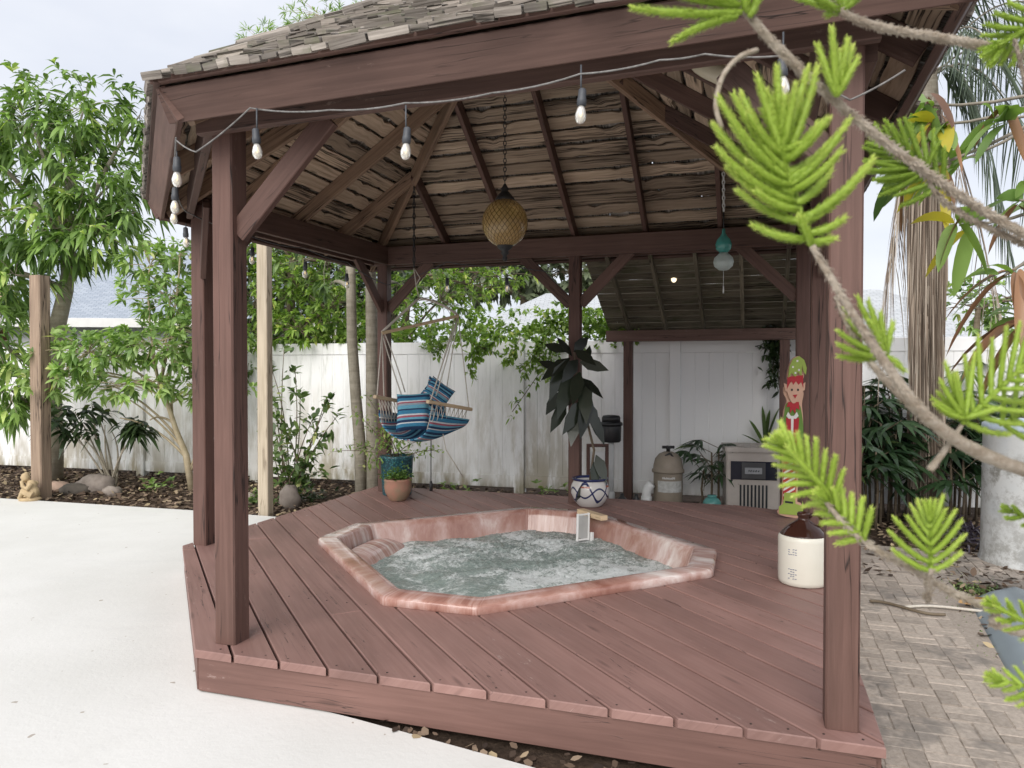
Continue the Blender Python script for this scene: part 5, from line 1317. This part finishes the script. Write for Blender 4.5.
for c in q:
    for k in range(5):
        a = k*1.2566; fl.leaves([c], [[math.cos(a), -.5, math.sin(a)]], .028, .016, .1)
vl.build('leaves', bright_m, vr); vs_.build('stems', bark_b, vr); fl.build('flowers', M_plain('white_petal', (.8, .8, .76), None, 5, .6, 0), vr)
# dark vine at the right end of the lean-to
vr = empty('trailing_creeper', P(778, 330, 8.3), 'dark trailing creeper hanging beside the right lean-to post', 'vine'); vl = MB(); vs_ = MB(); pts = []
for (u, v1) in ((774, 360), (770, 382), (779, 388), (768, 350), (783, 372)):
    cv = curve(P(u+2, 322, 8.3), P(u, v1, 8.25), 0, U(-.05, .05), 9); vs_.tube(cv, .004, 5)
    for c in cv: pts += [c+RNG.normal(size=3)*[.05, .03, .04] for _ in range(4)]
pts = np.array(pts); whorls(vl, pts, RNG.normal(size=pts.shape)+[0, -.5, -.5], 3, .085, .04, (.3, 1.4), .3); vl.build('leaves', dark_m, vr); vs_.build('stems', bark_b, vr)
# lady palms: fan leaves on thin canes
rh_m = M_leaf('lady_palm_leaf', (.012, .03, .014), (.045, .09, .035), (.12, .18, .06), .95, rough=.3, trans=.12)
def fan(lm, c, ax, n, L, W, spread=1.25, droop=.35):
    ax = nrm(ax); X = nrm(np.cross(ax, ZX+.01)); nn = np.cross(X, ax); P_ = []; D = []
    for k in range(n):
        a = -spread+2*spread*k/(n-1)+U(-.06, .06); D.append(ax*math.cos(a)+X*math.sin(a)+nn*U(-.1, .1)); P_.append(c)
    lm.leaves(P_, D, L*RNG.uniform(.8, 1.1, n), W, droop, up=np.tile(nn, (n, 1)), rnd=np.clip(RNG.random()*.6+RNG.random(n)*.4, 0, 1))
def lady_palm(label, canes, group='lady palms', cat='palm', L=.30, mt=rh_m):
    c0 = V3(canes[0][0]); root = empty('lady_palm', [c0[0], c0[1], -.03], label, cat, group); m = MB(); lm = MB()
    for c, h in canes:
        c = V3(c); c[2] = -.03; m.tube([c, c+ZX*h*.5+V3((U(-.03, .03), 0, 0)), c+ZX*h], [.014, .012, .009], 6)
        for k in range(7):
            t = .45+.55*k/6; a = U(0, 6.28); e = c+ZX*h*t+V3((math.cos(a), math.sin(a), U(.4, 1.2)))*U(.10, .22); m.tube([c+ZX*h*t, e], .004, 5, cap=False)
            d = nrm(V3((math.cos(a), math.sin(a)-.2, U(-.2, .5)))); fan(lm, e, d, random.choice((6, 7, 8)), L, L*.15, 1.15, .45)
    m.build('canes', bark_b, root); lm.build('leaves', mt, root); return root
lady_palm('tall lady palm clump directly right of the front-right post', [(P(u, 0, d), h) for u, d, h in ((864, 7.5, 1.15), (872, 7.4, .9), (880, 7.7, 1.3), (888, 7.6, .8), (896, 7.8, 1.15), (858, 7.3, .7), (904, 7.6, 1.2), (912, 7.5, .8), (868, 7.3, 1.2), (875, 7.6, 1.35), (885, 7.2, 1.0), (893, 7.5, 1.25), (862, 7.8, 1.1), (900, 7.2, .9), (880, 7.0, .75), (866, 6.9, .8))], L=.36)
lady_palm('lady palm clump between the palm trunk and the white tank', [(P(u, 0, d), h) for u, d, h in ((944, 7.6, .9), (952, 7.9, 1.25), (964, 7.6, 1.0), (975, 7.8, .75), (982, 7.5, 1.2), (992, 7.7, .9), (1010, 7.6, 1.2), (958, 7.4, .6), (948, 7.5, 1.15), (960, 7.7, 1.35), (972, 7.4, 1.15), (985, 7.8, 1.4), (955, 7.1, .8), (968, 7.0, .7), (1000, 7.9, 1.5), (940, 7.3, .9))], L=.36)
lady_palm('small lady palm to the left of the pool heater', [(P(u, 0, d), h) for u, d, h in ((714, 8.1, .62), (706, 8.2, .42), (721, 8.2, .66))], L=.26)
lady_palm('lady palm foliage just behind the heater at the gazebo back-right posts', [(P(u, 0, d), h) for u, d, h in ((834, 7.6, 1.1), (846, 7.9, 1.25), (826, 8.0, 1.0))], L=.34)
b = P(765, 0, 8.35); b[2] = .35; lm = MB()
for (du, dv, L_) in ((-22, -42, .42), (-5, -52, .55), (14, -50, .55), (24, -25, .4), (-28, -20, .35), (5, -60, .5)):
    lm.leaves([P(765, 448, 8.35)], [[du*.0112, -.05, -dv*.0112]], L_*1.0, .055, .12, fold=.2, rnd=[.4])
root = empty('sword_plant', [b[0], b[1], -.03], 'stiff sword-leaved plant rising behind the top of the heater', 'plant'); m = MB(); m.tube([[b[0], b[1], -.03], P(765, 448, 8.35)], [.03, .02], 8); m.build('stem', bark_b, root); lm.build('leaves', mid_m, root)
# purple spider plants on the ground in front of lady palms, strappy grass near the deck corner
pur = M_leaf('purple_leaf', (.02, .014, .022), (.09, .07, .10), trans=.05)
for i, (u, d, lab) in enumerate(((962, 6.6, 'dark purple spiky ground plant right of the palm trunk base'), (980, 6.3, 'dark purple spiky ground plant nearest the white tank'), (945, 6.9, 'dark purple spiky ground plant touching the palm trunk base'))):
    c = P(u, 0, d); c[2] = 0; lm = MB(); n = 60; dd = RNG.normal(size=(n, 3)); dd[:, 2] = np.abs(dd[:, 2])+.3
    lm.leaves(c+RNG.normal(size=(n, 3))*[.12, .1, 0]+[0, 0, .03], dd, RNG.uniform(.15, .32, n), .022, .5, rnd=RNG.random(n)); tag(lm.build('spider_plant', pur), lab, 'plant')
c = PG(905, 764, -.02)*[1, 1, 0]; lm = MB(); n = 70; dd = RNG.normal(size=(n, 3))*[1, .8, 0]+[0, 0, .75]
c = V3([1.30, 2.42, 0.0])
lm.leaves(c+RNG.normal(size=(n, 3))*[.04, .03, 0], dd, RNG.uniform(.10, .24, n), .012, .5, rnd=RNG.random(n)*.8); tag(lm.build('grass_tuft', mid_m), 'dark green strappy grass tuft at the front-right corner of the deck', 'grass')
# ground cover and leaf litter
lm = MB(); n = 2600; tq = RNG.random(n); a_ = PG(935, 570, 0), PG(1005, 690, 0)
q = a_[0]+(a_[1]-a_[0])*tq[:, None]+np.stack([RNG.uniform(-.02, .34, n), RNG.normal(size=n)*.12, np.zeros(n)], 1); q[:, 2] = -.02
dd = RNG.normal(size=(n, 3)); dd[:, 2] = np.abs(dd[:, 2])+.5; lm.leaves(q, dd, RNG.uniform(.02, .055, n), .012, .4); tag(lm.build('ground_cover', mid_m), kind='stuff')
lit = M_plain('leaf_litter', (.26, .18, .12), (.10, .07, .05), 30, .9, .2)
def m_litter():
    t = NT('litter_leaf'); r = t.rnd(); return t.done(t.bsdf(t.ramp(r, [(0, (.035, .025, .02)), (.5, (.13, .09, .065)), (.85, (.28, .21, .15)), (1, (.45, .36, .22))]), .85, .2))
lm = MB()
def scatter(n, fa, sz=(.04, .10)):
    q = np.array([fa() for _ in range(n)]); q[:, 2] = RNG.uniform(-.025, .012, n); dd = RNG.normal(size=(n, 3)); dd[:, 2] *= .25
    lm.leaves(q, dd, RNG.uniform(sz[0], sz[1], n), RNG.uniform(.02, .05, n), .05)
scatter(9000, lambda: G(U(-13, -3.6), U(6.47, 8.9)))
scatter(1500, lambda: G(U(-4.2, .6), U(7.45, 8.8)))
scatter(4500, lambda: G(U(.6, 6), U(5.9, 8.8)))
scatter(90, lambda: (lambda t: G(-1.55+t*2.1, 2.785-t*.32*U(0, 1)))(U(0, 1)), (.02, .05))
scatter(1500, lambda: G(U(1.2, 4), U(4.3, 6.5)))
tag(lm.build('leaf_litter', m_litter()), kind='stuff')

# ---- palm with hanging dead fronds
pb = P(930, 0, 7.3); pb[2] = -.03
pm = empty('palm_tree', pb, 'fan palm with shaggy fibrous trunk wrapped in hanging dead fronds', 'palm')
ptop = P(926, 120, 7.3)
m = MB(); m.tube([pb, pb*.7+ptop*.3, pb*.35+ptop*.65, ptop, ptop+ZX*.5], [.10, .09, .09, .12, .09], 16, jit=.05); m.build('trunk', M_bark('palm_trunk', (.20, .17, .13), (.42, .38, .31), 12), pm)
fib = M_plain('dead_palm_fibre', (.34, .28, .22), (.20, .16, .125), 12, .9, .3)
def m_fib():
    t = NT('dead_frond'); r = t.rnd(); return t.done(t.bsdf(t.ramp(r, [(0, (.12, .09, .07)), (.5, (.30, .24, .19)), (1, (.50, .44, .37))]), .9, .15))
fibm = m_fib()
m = MB(); n = 1500
for k in range(n):
    a = U(0, 6.28); z0 = U(.6, 4.1); L_ = U(.5, 1.5); r_ = .10+U(0, .03)+.05*math.exp(-((z0-3.9)/.5)**2); c = np.array([pb[0]+math.cos(a)*r_, pb[1]+math.sin(a)*r_, z0])
    tw = U(-.12, .12); e = np.array([pb[0]+math.cos(a+tw)*(r_+U(-.02, .05)), pb[1]+math.sin(a+tw)*(r_+U(-.02, .05)), max(z0-L_, .02)])
    s_ = nrm(np.cross(e-c, [math.cos(a), math.sin(a), 0]))*U(.003, .010); V = [c-s_, c+s_, (c+e)/2+s_*.8+V3((math.cos(a), math.sin(a), 0))*U(0, .03), e, (c+e)/2-s_*.8]
    m.add(V, [[0, 1, 2, 3, 4]], None, random.random())
m.build('fibre_skirt', fibm, pm)
def frond(m, lm, base, tip, sagz, n, LL, wd, hang=.8, r_=.012, mi=0):
    cv = curve(base, tip, sagz, 0, 14); m.tube(cv, np.linspace(r_, r_*.3, 14), 6)
    pts = []; dirs = []
    for k in range(n):
        t = .15+.85*k/n; f = t*13; i = min(int(f), 12); c = cv[i]+(cv[i+1]-cv[i])*(f-i); ta = nrm(cv[min(i+1, 13)]-cv[i]); sd = nrm(np.cross(ta, ZX))
        for sg in (-1, 1): pts.append(c); dirs.append(ta*.7+sd*sg*.8-ZX*hang+RNG.normal(size=3)*.1)
    dirs = np.array(dirs); lm.leaves(pts, dirs, LL*RNG.uniform(.7, 1.1, len(pts)), wd, hang*.6)
pal_leaf = M_leaf('palm_leaflet', (.04, .06, .045), (.13, .17, .12), trans=.2); fm = MB(); flv = MB(); dm = MB(); dlv = MB()
for (u, v, d, sg_) in ((1040, -60, 6.9, .35), (1075, 30, 7.2, .5), (1085, 130, 7.6, .6), (985, -95, 8, .3), (930, -130, 7.5, .2), (1010, 250, 7.0, .75), (1060, 250, 7.4, .8), (860, -80, 8.1, .3), (1000, 60, 6.3, .4)):
    frond(fm, flv, ptop+ZX*.35, P(u, v, d), sg_, 48, .55, .016, .75)
for (u, v, d) in ((880, 330, 7.5), (893, 270, 7.7), (1000, 330, 7.6)):
    frond(dm, dlv, ptop+ZX*.1, P(u, v, d), .5, 22, .55, .012, 1.6)
fm.build('frond_stems', bark_g, pm); flv.build('fronds', pal_leaf, pm); dm.build('dead_frond_stems', fibm, pm); dlv.build('dead_fronds', fibm, pm)

# ---- broad-leaved tree at the right
bl_m = M_leaf('broad_leaf', (.07, .14, .05), (.24, .36, .10), (.55, .46, .06), .84, trans=.35)
bl_b = M_leaf('browned_leaf', (.12, .06, .035), (.28, .15, .08), trans=.1)
bt = empty('broad_leaved_tree', [3.4, 4.3, -.03], 'tree with long yellowing leaves with brown dried tips hanging at the right', 'tree')
m = MB(); tk = [V3((3.4, 4.3, -.03)), V3((3.35, 4.25, 1.2)), P(1100, 170, 4.3), P(1120, 60, 4.3), P(1110, -80, 4.3)]; m.tube(tk, [.08, .07, .05, .04, .03], 10)
nodes = [P(925, 105, 4.05), P(935, 125, 4.0), P(905, 175, 3.9), P(945, 165, 4.1), P(960, 225, 3.95), P(1000, 120, 3.9), P(1020, 200, 4.0), P(1005, 275, 3.8), P(1030, 320, 3.9)]
for c in nodes: m.tube(curve(tk[2] if c[2] < 2.4 else tk[3], c, -.08, U(-.05, .05)), np.linspace(.014, .007, 7), 6)
m.build('trunk', bark_g, bt); lm = MB(); lb = MB()
for c in nodes[:7]:
    whorls(lm, [c], [[-.5, -.1, .1]], 9, .27, .075, (.5, 1.8), .55, fold=.12)
    whorls(lb, [c], [[-.2, 0, -.5]], 2, .24, .05, (.3, 1.2), .6, fold=.25)
for c in nodes[7:]: whorls(lm, [c], [[-.5, -.1, .0]], 3, .27, .07, (.5, 1.4), .6, fold=.12); whorls(lb, [c], [[-.5, 0, -.2]], 4, .32, .06, (.3, 1.2), .8, fold=.25)
lm.build('leaves', bl_m, bt); lb.build('dried_leaves', bl_b, bt)
tree('bushy_tree', 'round-leaved bush beyond the fence at the far right, over the white rail', 'tree', 'trees beyond the fence', P(975, 400, 12)*[1, 1, 0], [P(975, 420, 12), P(975, 350, 12), P(978, 310, 12)], .08, .04,
     [(P(965, 305, 12), (.7, .6, .45), 45), (P(1015, 300, 12), (.8, .6, .6), 60), (P(1060, 290, 12), (1, .6, .8), 60)], pale_m, bark_b, 8, .14, .06, .3)
# ================================================================ Norfolk pine in the right foreground
pine = empty('norfolk_pine', [1.75, 1.35, -.03], 'norfolk island pine reaching in from the right with bright green rope-like twigs', 'tree')
def m_pine():
    t = NT('pine_needle'); r = t.rnd(); tc = t.n('ShaderNodeTexCoord')
    col = t.ramp(r, [(0, (.11, .19, .03)), (.5, (.34, .48, .065)), (1, (.66, .74, .19))])
    b = t.bsdf(col, .45, .35); tr = t.n('ShaderNodeBsdfTranslucent'); t.l(col, tr.inputs[0]); mx = t.n('ShaderNodeMixShader'); mx.inputs[0].default_value = .3
    t.l(b.outputs[0], mx.inputs[1]); t.l(tr.outputs[0], mx.inputs[2]); return t.done(mx)
pine_m = m_pine(); scal_m = M_bark('scaly_branch', (.22, .17, .12), (.50, .44, .37), 40)
def spikes(m, cv, rad, dens, ln, w, rb=(.2, .9), lean=.6):
    """short awl needles all round a curve"""
    cv = np.array(cv); seg = np.linalg.norm(np.diff(cv, axis=0), axis=1); Ls = np.concatenate([[0], np.cumsum(seg)]); L = Ls[-1]; n = int(L*dens)
    if n < 2: return
    s = (np.arange(n)+RNG.random(n))/n*L; i = np.clip(np.searchsorted(Ls, s)-1, 0, len(cv)-2); f = (s-Ls[i])/np.maximum(seg[i], 1e-9)
    p = cv[i]+(cv[i+1]-cv[i])*f[:, None]; ta = (cv[i+1]-cv[i])/np.maximum(seg[i], 1e-9)[:, None]
    ref = np.tile([[.3, .2, .93]], (n, 1)); X = np.cross(ta, ref); X /= np.linalg.norm(X, axis=1, keepdims=True); Y = np.cross(ta, X)
    az = RNG.random(n)*6.283; rd = X*np.cos(az)[:, None]+Y*np.sin(az)[:, None]
    rr = np.interp(s/L, np.linspace(0, 1, len(rad)), rad)[:, None]; tp = np.minimum(1, (1-s/L)*6+.55)[:, None]
    b = p+rd*rr*.7; tip = p+rd*(rr+ln*(1-lean*.6)*tp)+ta*ln*lean*1.3; sd = np.cross(rd, ta)*w; mid = (b+tip)/2+rd*ln*.12
    V = np.stack([b-sd, b+sd, mid+sd*.7, mid-sd*.7, tip], 1).reshape(-1, 3); o = (np.arange(n)*5)[:, None]
    r = rb[0]+(rb[1]-rb[0])*np.clip(.65*s/L+.35*RNG.random(n), 0, 1)
    m.s_add = None
    base = m.n; m.V.append(V); m.n += len(V); m.F += [np.array([[0, 1, 2, 3]])+o+base, np.array([[3, 2, 4]])+o+base]
    m.UV.append(np.zeros((n*7, 2))); m.R.append(np.concatenate([r, r])); m.M.append(np.zeros(2*n, int)); m.S.append(np.zeros(2*n, bool))
def finger(m, a, b, curl=0.0, rad=.0042, bright=(.25, .95), ctrl=None):
    a, b = V3(a), V3(b); L = np.linalg.norm(b-a); c = (a+b)/2+(ZX*-curl*L if ctrl is None else ctrl)
    rad = rad*1.12; cv = [a*(1-t)**2+c*2*t*(1-t)+b*t*t for t in np.linspace(0, 1, 10)]
    rr = [rad*.75, rad*.95, rad, rad, rad*.95, rad*.8, rad*.45]
    rs = np.interp(np.linspace(0, 1, 10), np.linspace(0, 1, 7), rr); n0 = len(m.R)
    m.tube(cv, rs*.8, 7, rnd=(bright[0]+bright[1])/2*.75)
    spikes(m, cv, [x*.88 for x in rr], 3000, rad*1.05, rad*.15, bright, .85)
def bough(name, pts, rads, needles=None, dens=1500, ln=.006):
    """scaly branch: points (u, v, depth)"""
    P3 = [P(*p) for p in pts]; Q = []
    for i in range(len(P3)-1):
        p0, p1, p2, p3 = P3[max(i-1, 0)], P3[i], P3[i+1], P3[min(i+2, len(P3)-1)]
        for k in range(5):
            t = k/5; Q.append(.5*((2*p1)+(-p0+p2)*t+(2*p0-5*p1+4*p2-p3)*t*t+(-p0+3*p1-3*p2+p3)*t**3))
    Q.append(P3[-1]); rads = [x*.70 for x in rads]; rs = np.interp(np.linspace(0, 1, len(Q)), np.linspace(0, 1, len(rads)), rads)
    m = MB(); m.tube(Q, rs, 9, jit=.09); spikes(m, Q, list(rads), dens, ln, .0012, (.2, .9), .5)
    return m.build(name, scal_m, pine)
TR = lambda z: [1.75, 1.35, z]
def toT(u, v, d, z): return None
m = MB(); m.tube([TR(-.03), TR(1.2), TR(2.4), TR(3.6)], [.06, .05, .035, .02], 12, jit=.05); spikes(m, [TR(0.2), TR(2), TR(3.6)], [.055, .04, .02], 500, .012, .002); m.build('trunk', scal_m, pine)
trunk_px = lambda z: (512+1.75*F/1.35, 370+(1.49-z)*F/1.35, 1.35)
bough('branch', [(727, -22, .78), (748, 14, .78), (785, 55, .80), (832, 98, .83), (882, 140, .86), (930, 175, .90), (985, 212, .95), (1050, 248, 1.0), (1200, 330, 1.15), trunk_px(1.45)], [.0042, .0065, .0075, .007, .0068, .0068, .0075, .009, .012, .018])
bough('branch', [(818, -8, .88), (842, 12, .88), (880, 27, .90), (935, 37, .93), (985, 46, .96), (1060, 58, 1.02), trunk_px(2.0)], [.0042, .006, .0068, .0075, .0085, .010, .016])
bough('branch', [(812, 246, .72), (832, 280, .72), (858, 322, .73), (885, 362, .74), (912, 400, .75), (945, 432, .77), (985, 455, .80), (1040, 474, .84), (1150, 500, 1.0), trunk_px(1.2)], [.0045, .0052, .0058, .0065, .0075, .0095, .0105, .011, .013, .018])
bough('branch', [(835, 296, .80), (850, 330, .79), (872, 364, .78), (900, 395, .775), (930, 424, .77)], [.0025, .0038, .005, .0055, .006])
bough('branch', [(926, 172, .90), (938, 196, .92), (965, 216, .95), (1000, 233, .98), (1060, 262, 1.05), (1200, 340, 1.2), trunk_px(1.4)], [.003, .0042, .0046, .005, .006, .009, .012])
bough('branch', [(826, 502, .80), (848, 528, .80), (880, 552, .81), (915, 570, .83), (950, 592, .86), (995, 610, .9), (1060, 640, .96), trunk_px(.9)], [.0035, .0045, .005, .005, .0052, .006, .008, .016])
bough('branch', [(757, 50, .79), (738, 58, .78), (722, 78, .77), (716, 106, .76), (722, 128, .755)], [.004, .004, .0038, .0036, .003], dens=200, ln=.003)
bough('branch', [(928, 600, .84), (929, 590, .80), (931, 570, .77)], [.005, .0045, .003], dens=400)
bough('branch', [(930, 470, .80), (945, 450, .79), (962, 425, .78)], [.006, .0045, .003], dens=300, ln=.003)
bough('branch', [(1060, 250, 1.0), (1045, 170, .95), (1015, 40, .9)], [.006, .005, .003])
def tuft(fingers, rad=.0042, bright=(.25, .95), D=.75, curl=.0, mat=None, jit=.02):
    m = MB()
    for f in fingers:
        (u0, v0), (u1, v1) = f[0], f[1]; d1 = D+U(-jit, jit)
        c = f[2] if len(f) > 2 else curl
        finger(m, P(u0, v0, D), P(u1, v1, d1), c, rad, bright)
    return m.build('foliage', pine_m, pine)
# the big bright tuft
stem = [(812, 246), (800, 215), (790, 185), (783, 155), (780, 130)]
tips = [(718, 97, .55), (733, 93, .6), (741, 92, .65), (757, 74, .7), (767, 90, .8), (777, 66, .85), (785, 95, .9), (796, 84, .8), (808, 68, .8), (818, 66, .7), (820, 122, .75), (828, 118, .7), (849, 120, .5), (838, 135, .6), (713, 124, .42), (716, 147, .36), (727, 167, .3),
        (752, 224, .06), (874, 158, .22), (846, 217, .1), (836, 238, .03), (762, 108, .9), (790, 104, 1.), (737, 190, .2), (748, 112, .75), (773, 96, .95), (806, 100, .9), (733, 125, .5), (746, 140, .55), (842, 150, .45), (832, 170, .35), (857, 178, .2), (800, 125, 1.), (764, 140, .85), (748, 160, .5), (756, 190, .3), (824, 150, .55), (812, 140, .8)]
fl_ = []
for u, v, t in tips:
    f = t*4; i = min(int(f), 3); s0 = stem[i]; s1 = stem[i+1]; b0 = (s0[0]+(s1[0]-s0[0])*(f-i), s0[1]+(s1[1]-s0[1])*(f-i))
    fl_.append((b0, (u, v), .17 if abs(u-b0[0]) > 30 else .05))
fl_ += [((stem[i]), (stem[i+1]), 0) for i in range(4)]
tuft(fl_, .0042, (.30, .98), .74, jit=.03)
# small upright tuft, top tufts
tuft([((837, 96), (u, v), 0) for u, v in ((817, 44), (832, 27), (848, 38), (853, 46), (822, 60), (858, 58), (840, 50))], .0040, (.35, 1), .80)
tuft([((742, 12), (632, 8), .06), ((738, 16), (672, 42), -.12), ((735, 2), (690, -10), .05), ((745, 10), (752, -25), 0), ((748, 12), (738, -20), 0), ((740, 5), (655, -12), .05), ((750, 16), (765, -18), 0)], .0046, (.3, .85), .77)
tuft([((842, 12), (u, v), c) for u, v, c in ((806, -8, 0), (818, 4, -.1), (826, 16, -.2), (850, -22, 0), (872, -16, 0), (832, -14, 0), (788, -6, .0))], .0042, (.2, .7), .88)
# tuft along branch three
tuft([((886, 356), (u, v), c) for u, v, c in ((838, 356, .12), (838, 344, .15), (848, 320, .1), (845, 308, .1), (857, 296, .05), (868, 300, 0), (880, 312, 0), (893, 322, -.1), (838, 331, .12), (905, 372, -.15), (897, 388, -.2), (860, 330, .1), (870, 320, 0))], .0034, (.25, .9), .78)
def pinnate(p0, p1, n, w, D, rad=.004, bright=(.25, .95), curl=0, up=.35, skip=None, taper=True, w0=.6):
    """fingers on both sides of a stem from p0 to p1 (pixels at depth D); w = finger length in px"""
    p0, p1 = np.array(p0, float), np.array(p1, float); ax = (p1-p0)/np.linalg.norm(p1-p0); nn = np.array([-ax[1], ax[0]]); fs = [(tuple(p0), tuple(p1), 0)]
    for k in range(n):
        t = (k+.3)/n; L = w*(w0+(1-w0)*math.sin(math.pi*min(t*1.1+.15, 1))) if taper else w
        for sg in (-1, 1):
            if skip == sg: continue
            b = p0+(p1-p0)*t; e = b+(ax*(.55+up*t*2)+nn*sg*(1-.55*t))*L*U(.85, 1.1); fs.append((tuple(b), tuple(e), curl*U(.5, 1.3)))
    for sg in (-1, 0, 1): fs.append((tuple(p1), tuple(p1+ax*w*.5+nn*sg*w*.14), 0))
    tuft(fs, rad, bright, D, jit=.03)
pinnate((931, 574), (930, 522), 6, 44, .79, .0030, (.35, 1), .12)
pinnate((962, 424), (1040, 350), 9, 58, .78, .0031, (.3, .9), .10)
pinnate((1000, 425), (1075, 385), 8, 46, .83, .0031, (.2, .8), .10)
tuft([((965, 418), (u, v), c) for u, v, c in ((935, 404, .15), (938, 392, .15), (945, 362, .1), (940, 380, .12), (956, 372, .1), (975, 352, .05), (1000, 408, 0), (932, 398, .1))], .0032, (.3, .95), .775)
pinnate((836, 502), (786, 446), 8, 34, .80, .0034, (.4, 1), -.12, w0=.75)
pinnate((866, 540), (828, 500), 6, 30, .80, .0036, (.35, 1), -.08)
pinnate((945, 186), (890, 150), 8, 46, 1.0, .0036, (.1, .6), .06)
tuft([((925, 170), (u, v), c) for u, v, c in ((868, 172, .05), (878, 182, .1), (885, 120, 0), (905, 118, 0), (865, 160, .05), (940, 140, 0), (880, 195, .1))], .0036, (.1, .6), 1.0)
pinnate((1060, 10), (1000, 45), 6, 40, .95, .004, (.2, .7), .05)
for (a, b, n, w_, D_, br_) in (((1090, 540), (1012, 512), 5, 22, .9, (.2, .7)), ((1060, 640), (995, 606), 5, 24, .84, (.4, 1.0)), ((1090, 700), (1000, 680), 7, 30, .78, (.4, .95))):
    pinnate(a, b, n, w_, D_, .0028, br_, .10)
# ================================================================ light, sky, camera
w = bpy.data.worlds.new('World'); SC.world = w; w.use_nodes = True; nt = w.node_tree; nt.nodes.clear()
out = nt.nodes.new('ShaderNodeOutputWorld'); bg = nt.nodes.new('ShaderNodeBackground'); sky = nt.nodes.new('ShaderNodeTexSky')
sky.sky_type = 'NISHITA'; sky.sun_disc = False
SUN_EL, SUN_AZ = 36, -160     # azimuth measured from +Y towards +X
sky.sun_elevation = math.radians(SUN_EL); sky.sun_rotation = math.radians(SUN_AZ)
sky.dust_density = 2.5
tc = nt.nodes.new('ShaderNodeTexCoord'); mp = nt.nodes.new('ShaderNodeMapping'); mp.inputs['Scale'].default_value = (1, 1, 2.6)
nt.links.new(tc.outputs['Generated'], mp.inputs[0])
nz = nt.nodes.new('ShaderNodeTexNoise'); nz.inputs['Scale'].default_value = 2.2; nz.inputs['Detail'].default_value = 5; nz.inputs['Roughness'].default_value = .5
nt.links.new(mp.outputs[0], nz.inputs['Vector'])
cr = nt.nodes.new('ShaderNodeValToRGB'); cr.color_ramp.elements[0].position = .33; cr.color_ramp.elements[0].color = (5.0, 5.25, 5.85, 1)
cr.color_ramp.elements[1].position = .66; cr.color_ramp.elements[1].color = (6.5, 6.55, 6.8, 1)
nt.links.new(nz.outputs[0], cr.inputs[0])
mx = nt.nodes.new('ShaderNodeMix'); mx.data_type = 'RGBA'; mx.inputs[0].default_value = .88
nt.links.new(sky.outputs[0], mx.inputs[6]); nt.links.new(cr.outputs[0], mx.inputs[7])
nt.links.new(mx.outputs[2], bg.inputs[0]); bg.inputs[1].default_value = .10
nt.links.new(bg.outputs[0], out.inputs[0])
ld = bpy.data.lights.new('sun', 'SUN'); ld.energy = 2.1; ld.angle = math.radians(50); ld.color = (1, .96, .9)
lo = bpy.data.objects.new('sun', ld); COL.objects.link(lo)
el, az = math.radians(SUN_EL), math.radians(SUN_AZ)
sd_ = Vector((math.sin(az)*math.cos(el), math.cos(az)*math.cos(el), math.sin(el)))
lo.rotation_euler = sd_.to_track_quat('Z', 'Y').to_euler(); lo.location = sd_*30
cd = bpy.data.cameras.new('camera'); co = bpy.data.objects.new('camera', cd); COL.objects.link(co)
cd.sensor_width = 36; cd.lens = F/1024*36; cd.clip_start = .02; cd.clip_end = 3000
co.location = CAM; co.rotation_euler = (math.pi/2-TH, 0, 0); SC.camera = co
cd.dof.use_dof = True; cd.dof.focus_distance = 5.0; cd.dof.aperture_fstop = 8.0
vs = SC.view_settings; vs.view_transform = 'Standard'; vs.look = 'None'; vs.gamma = 1; vs.use_curve_mapping = False; vs.exposure = 0.72
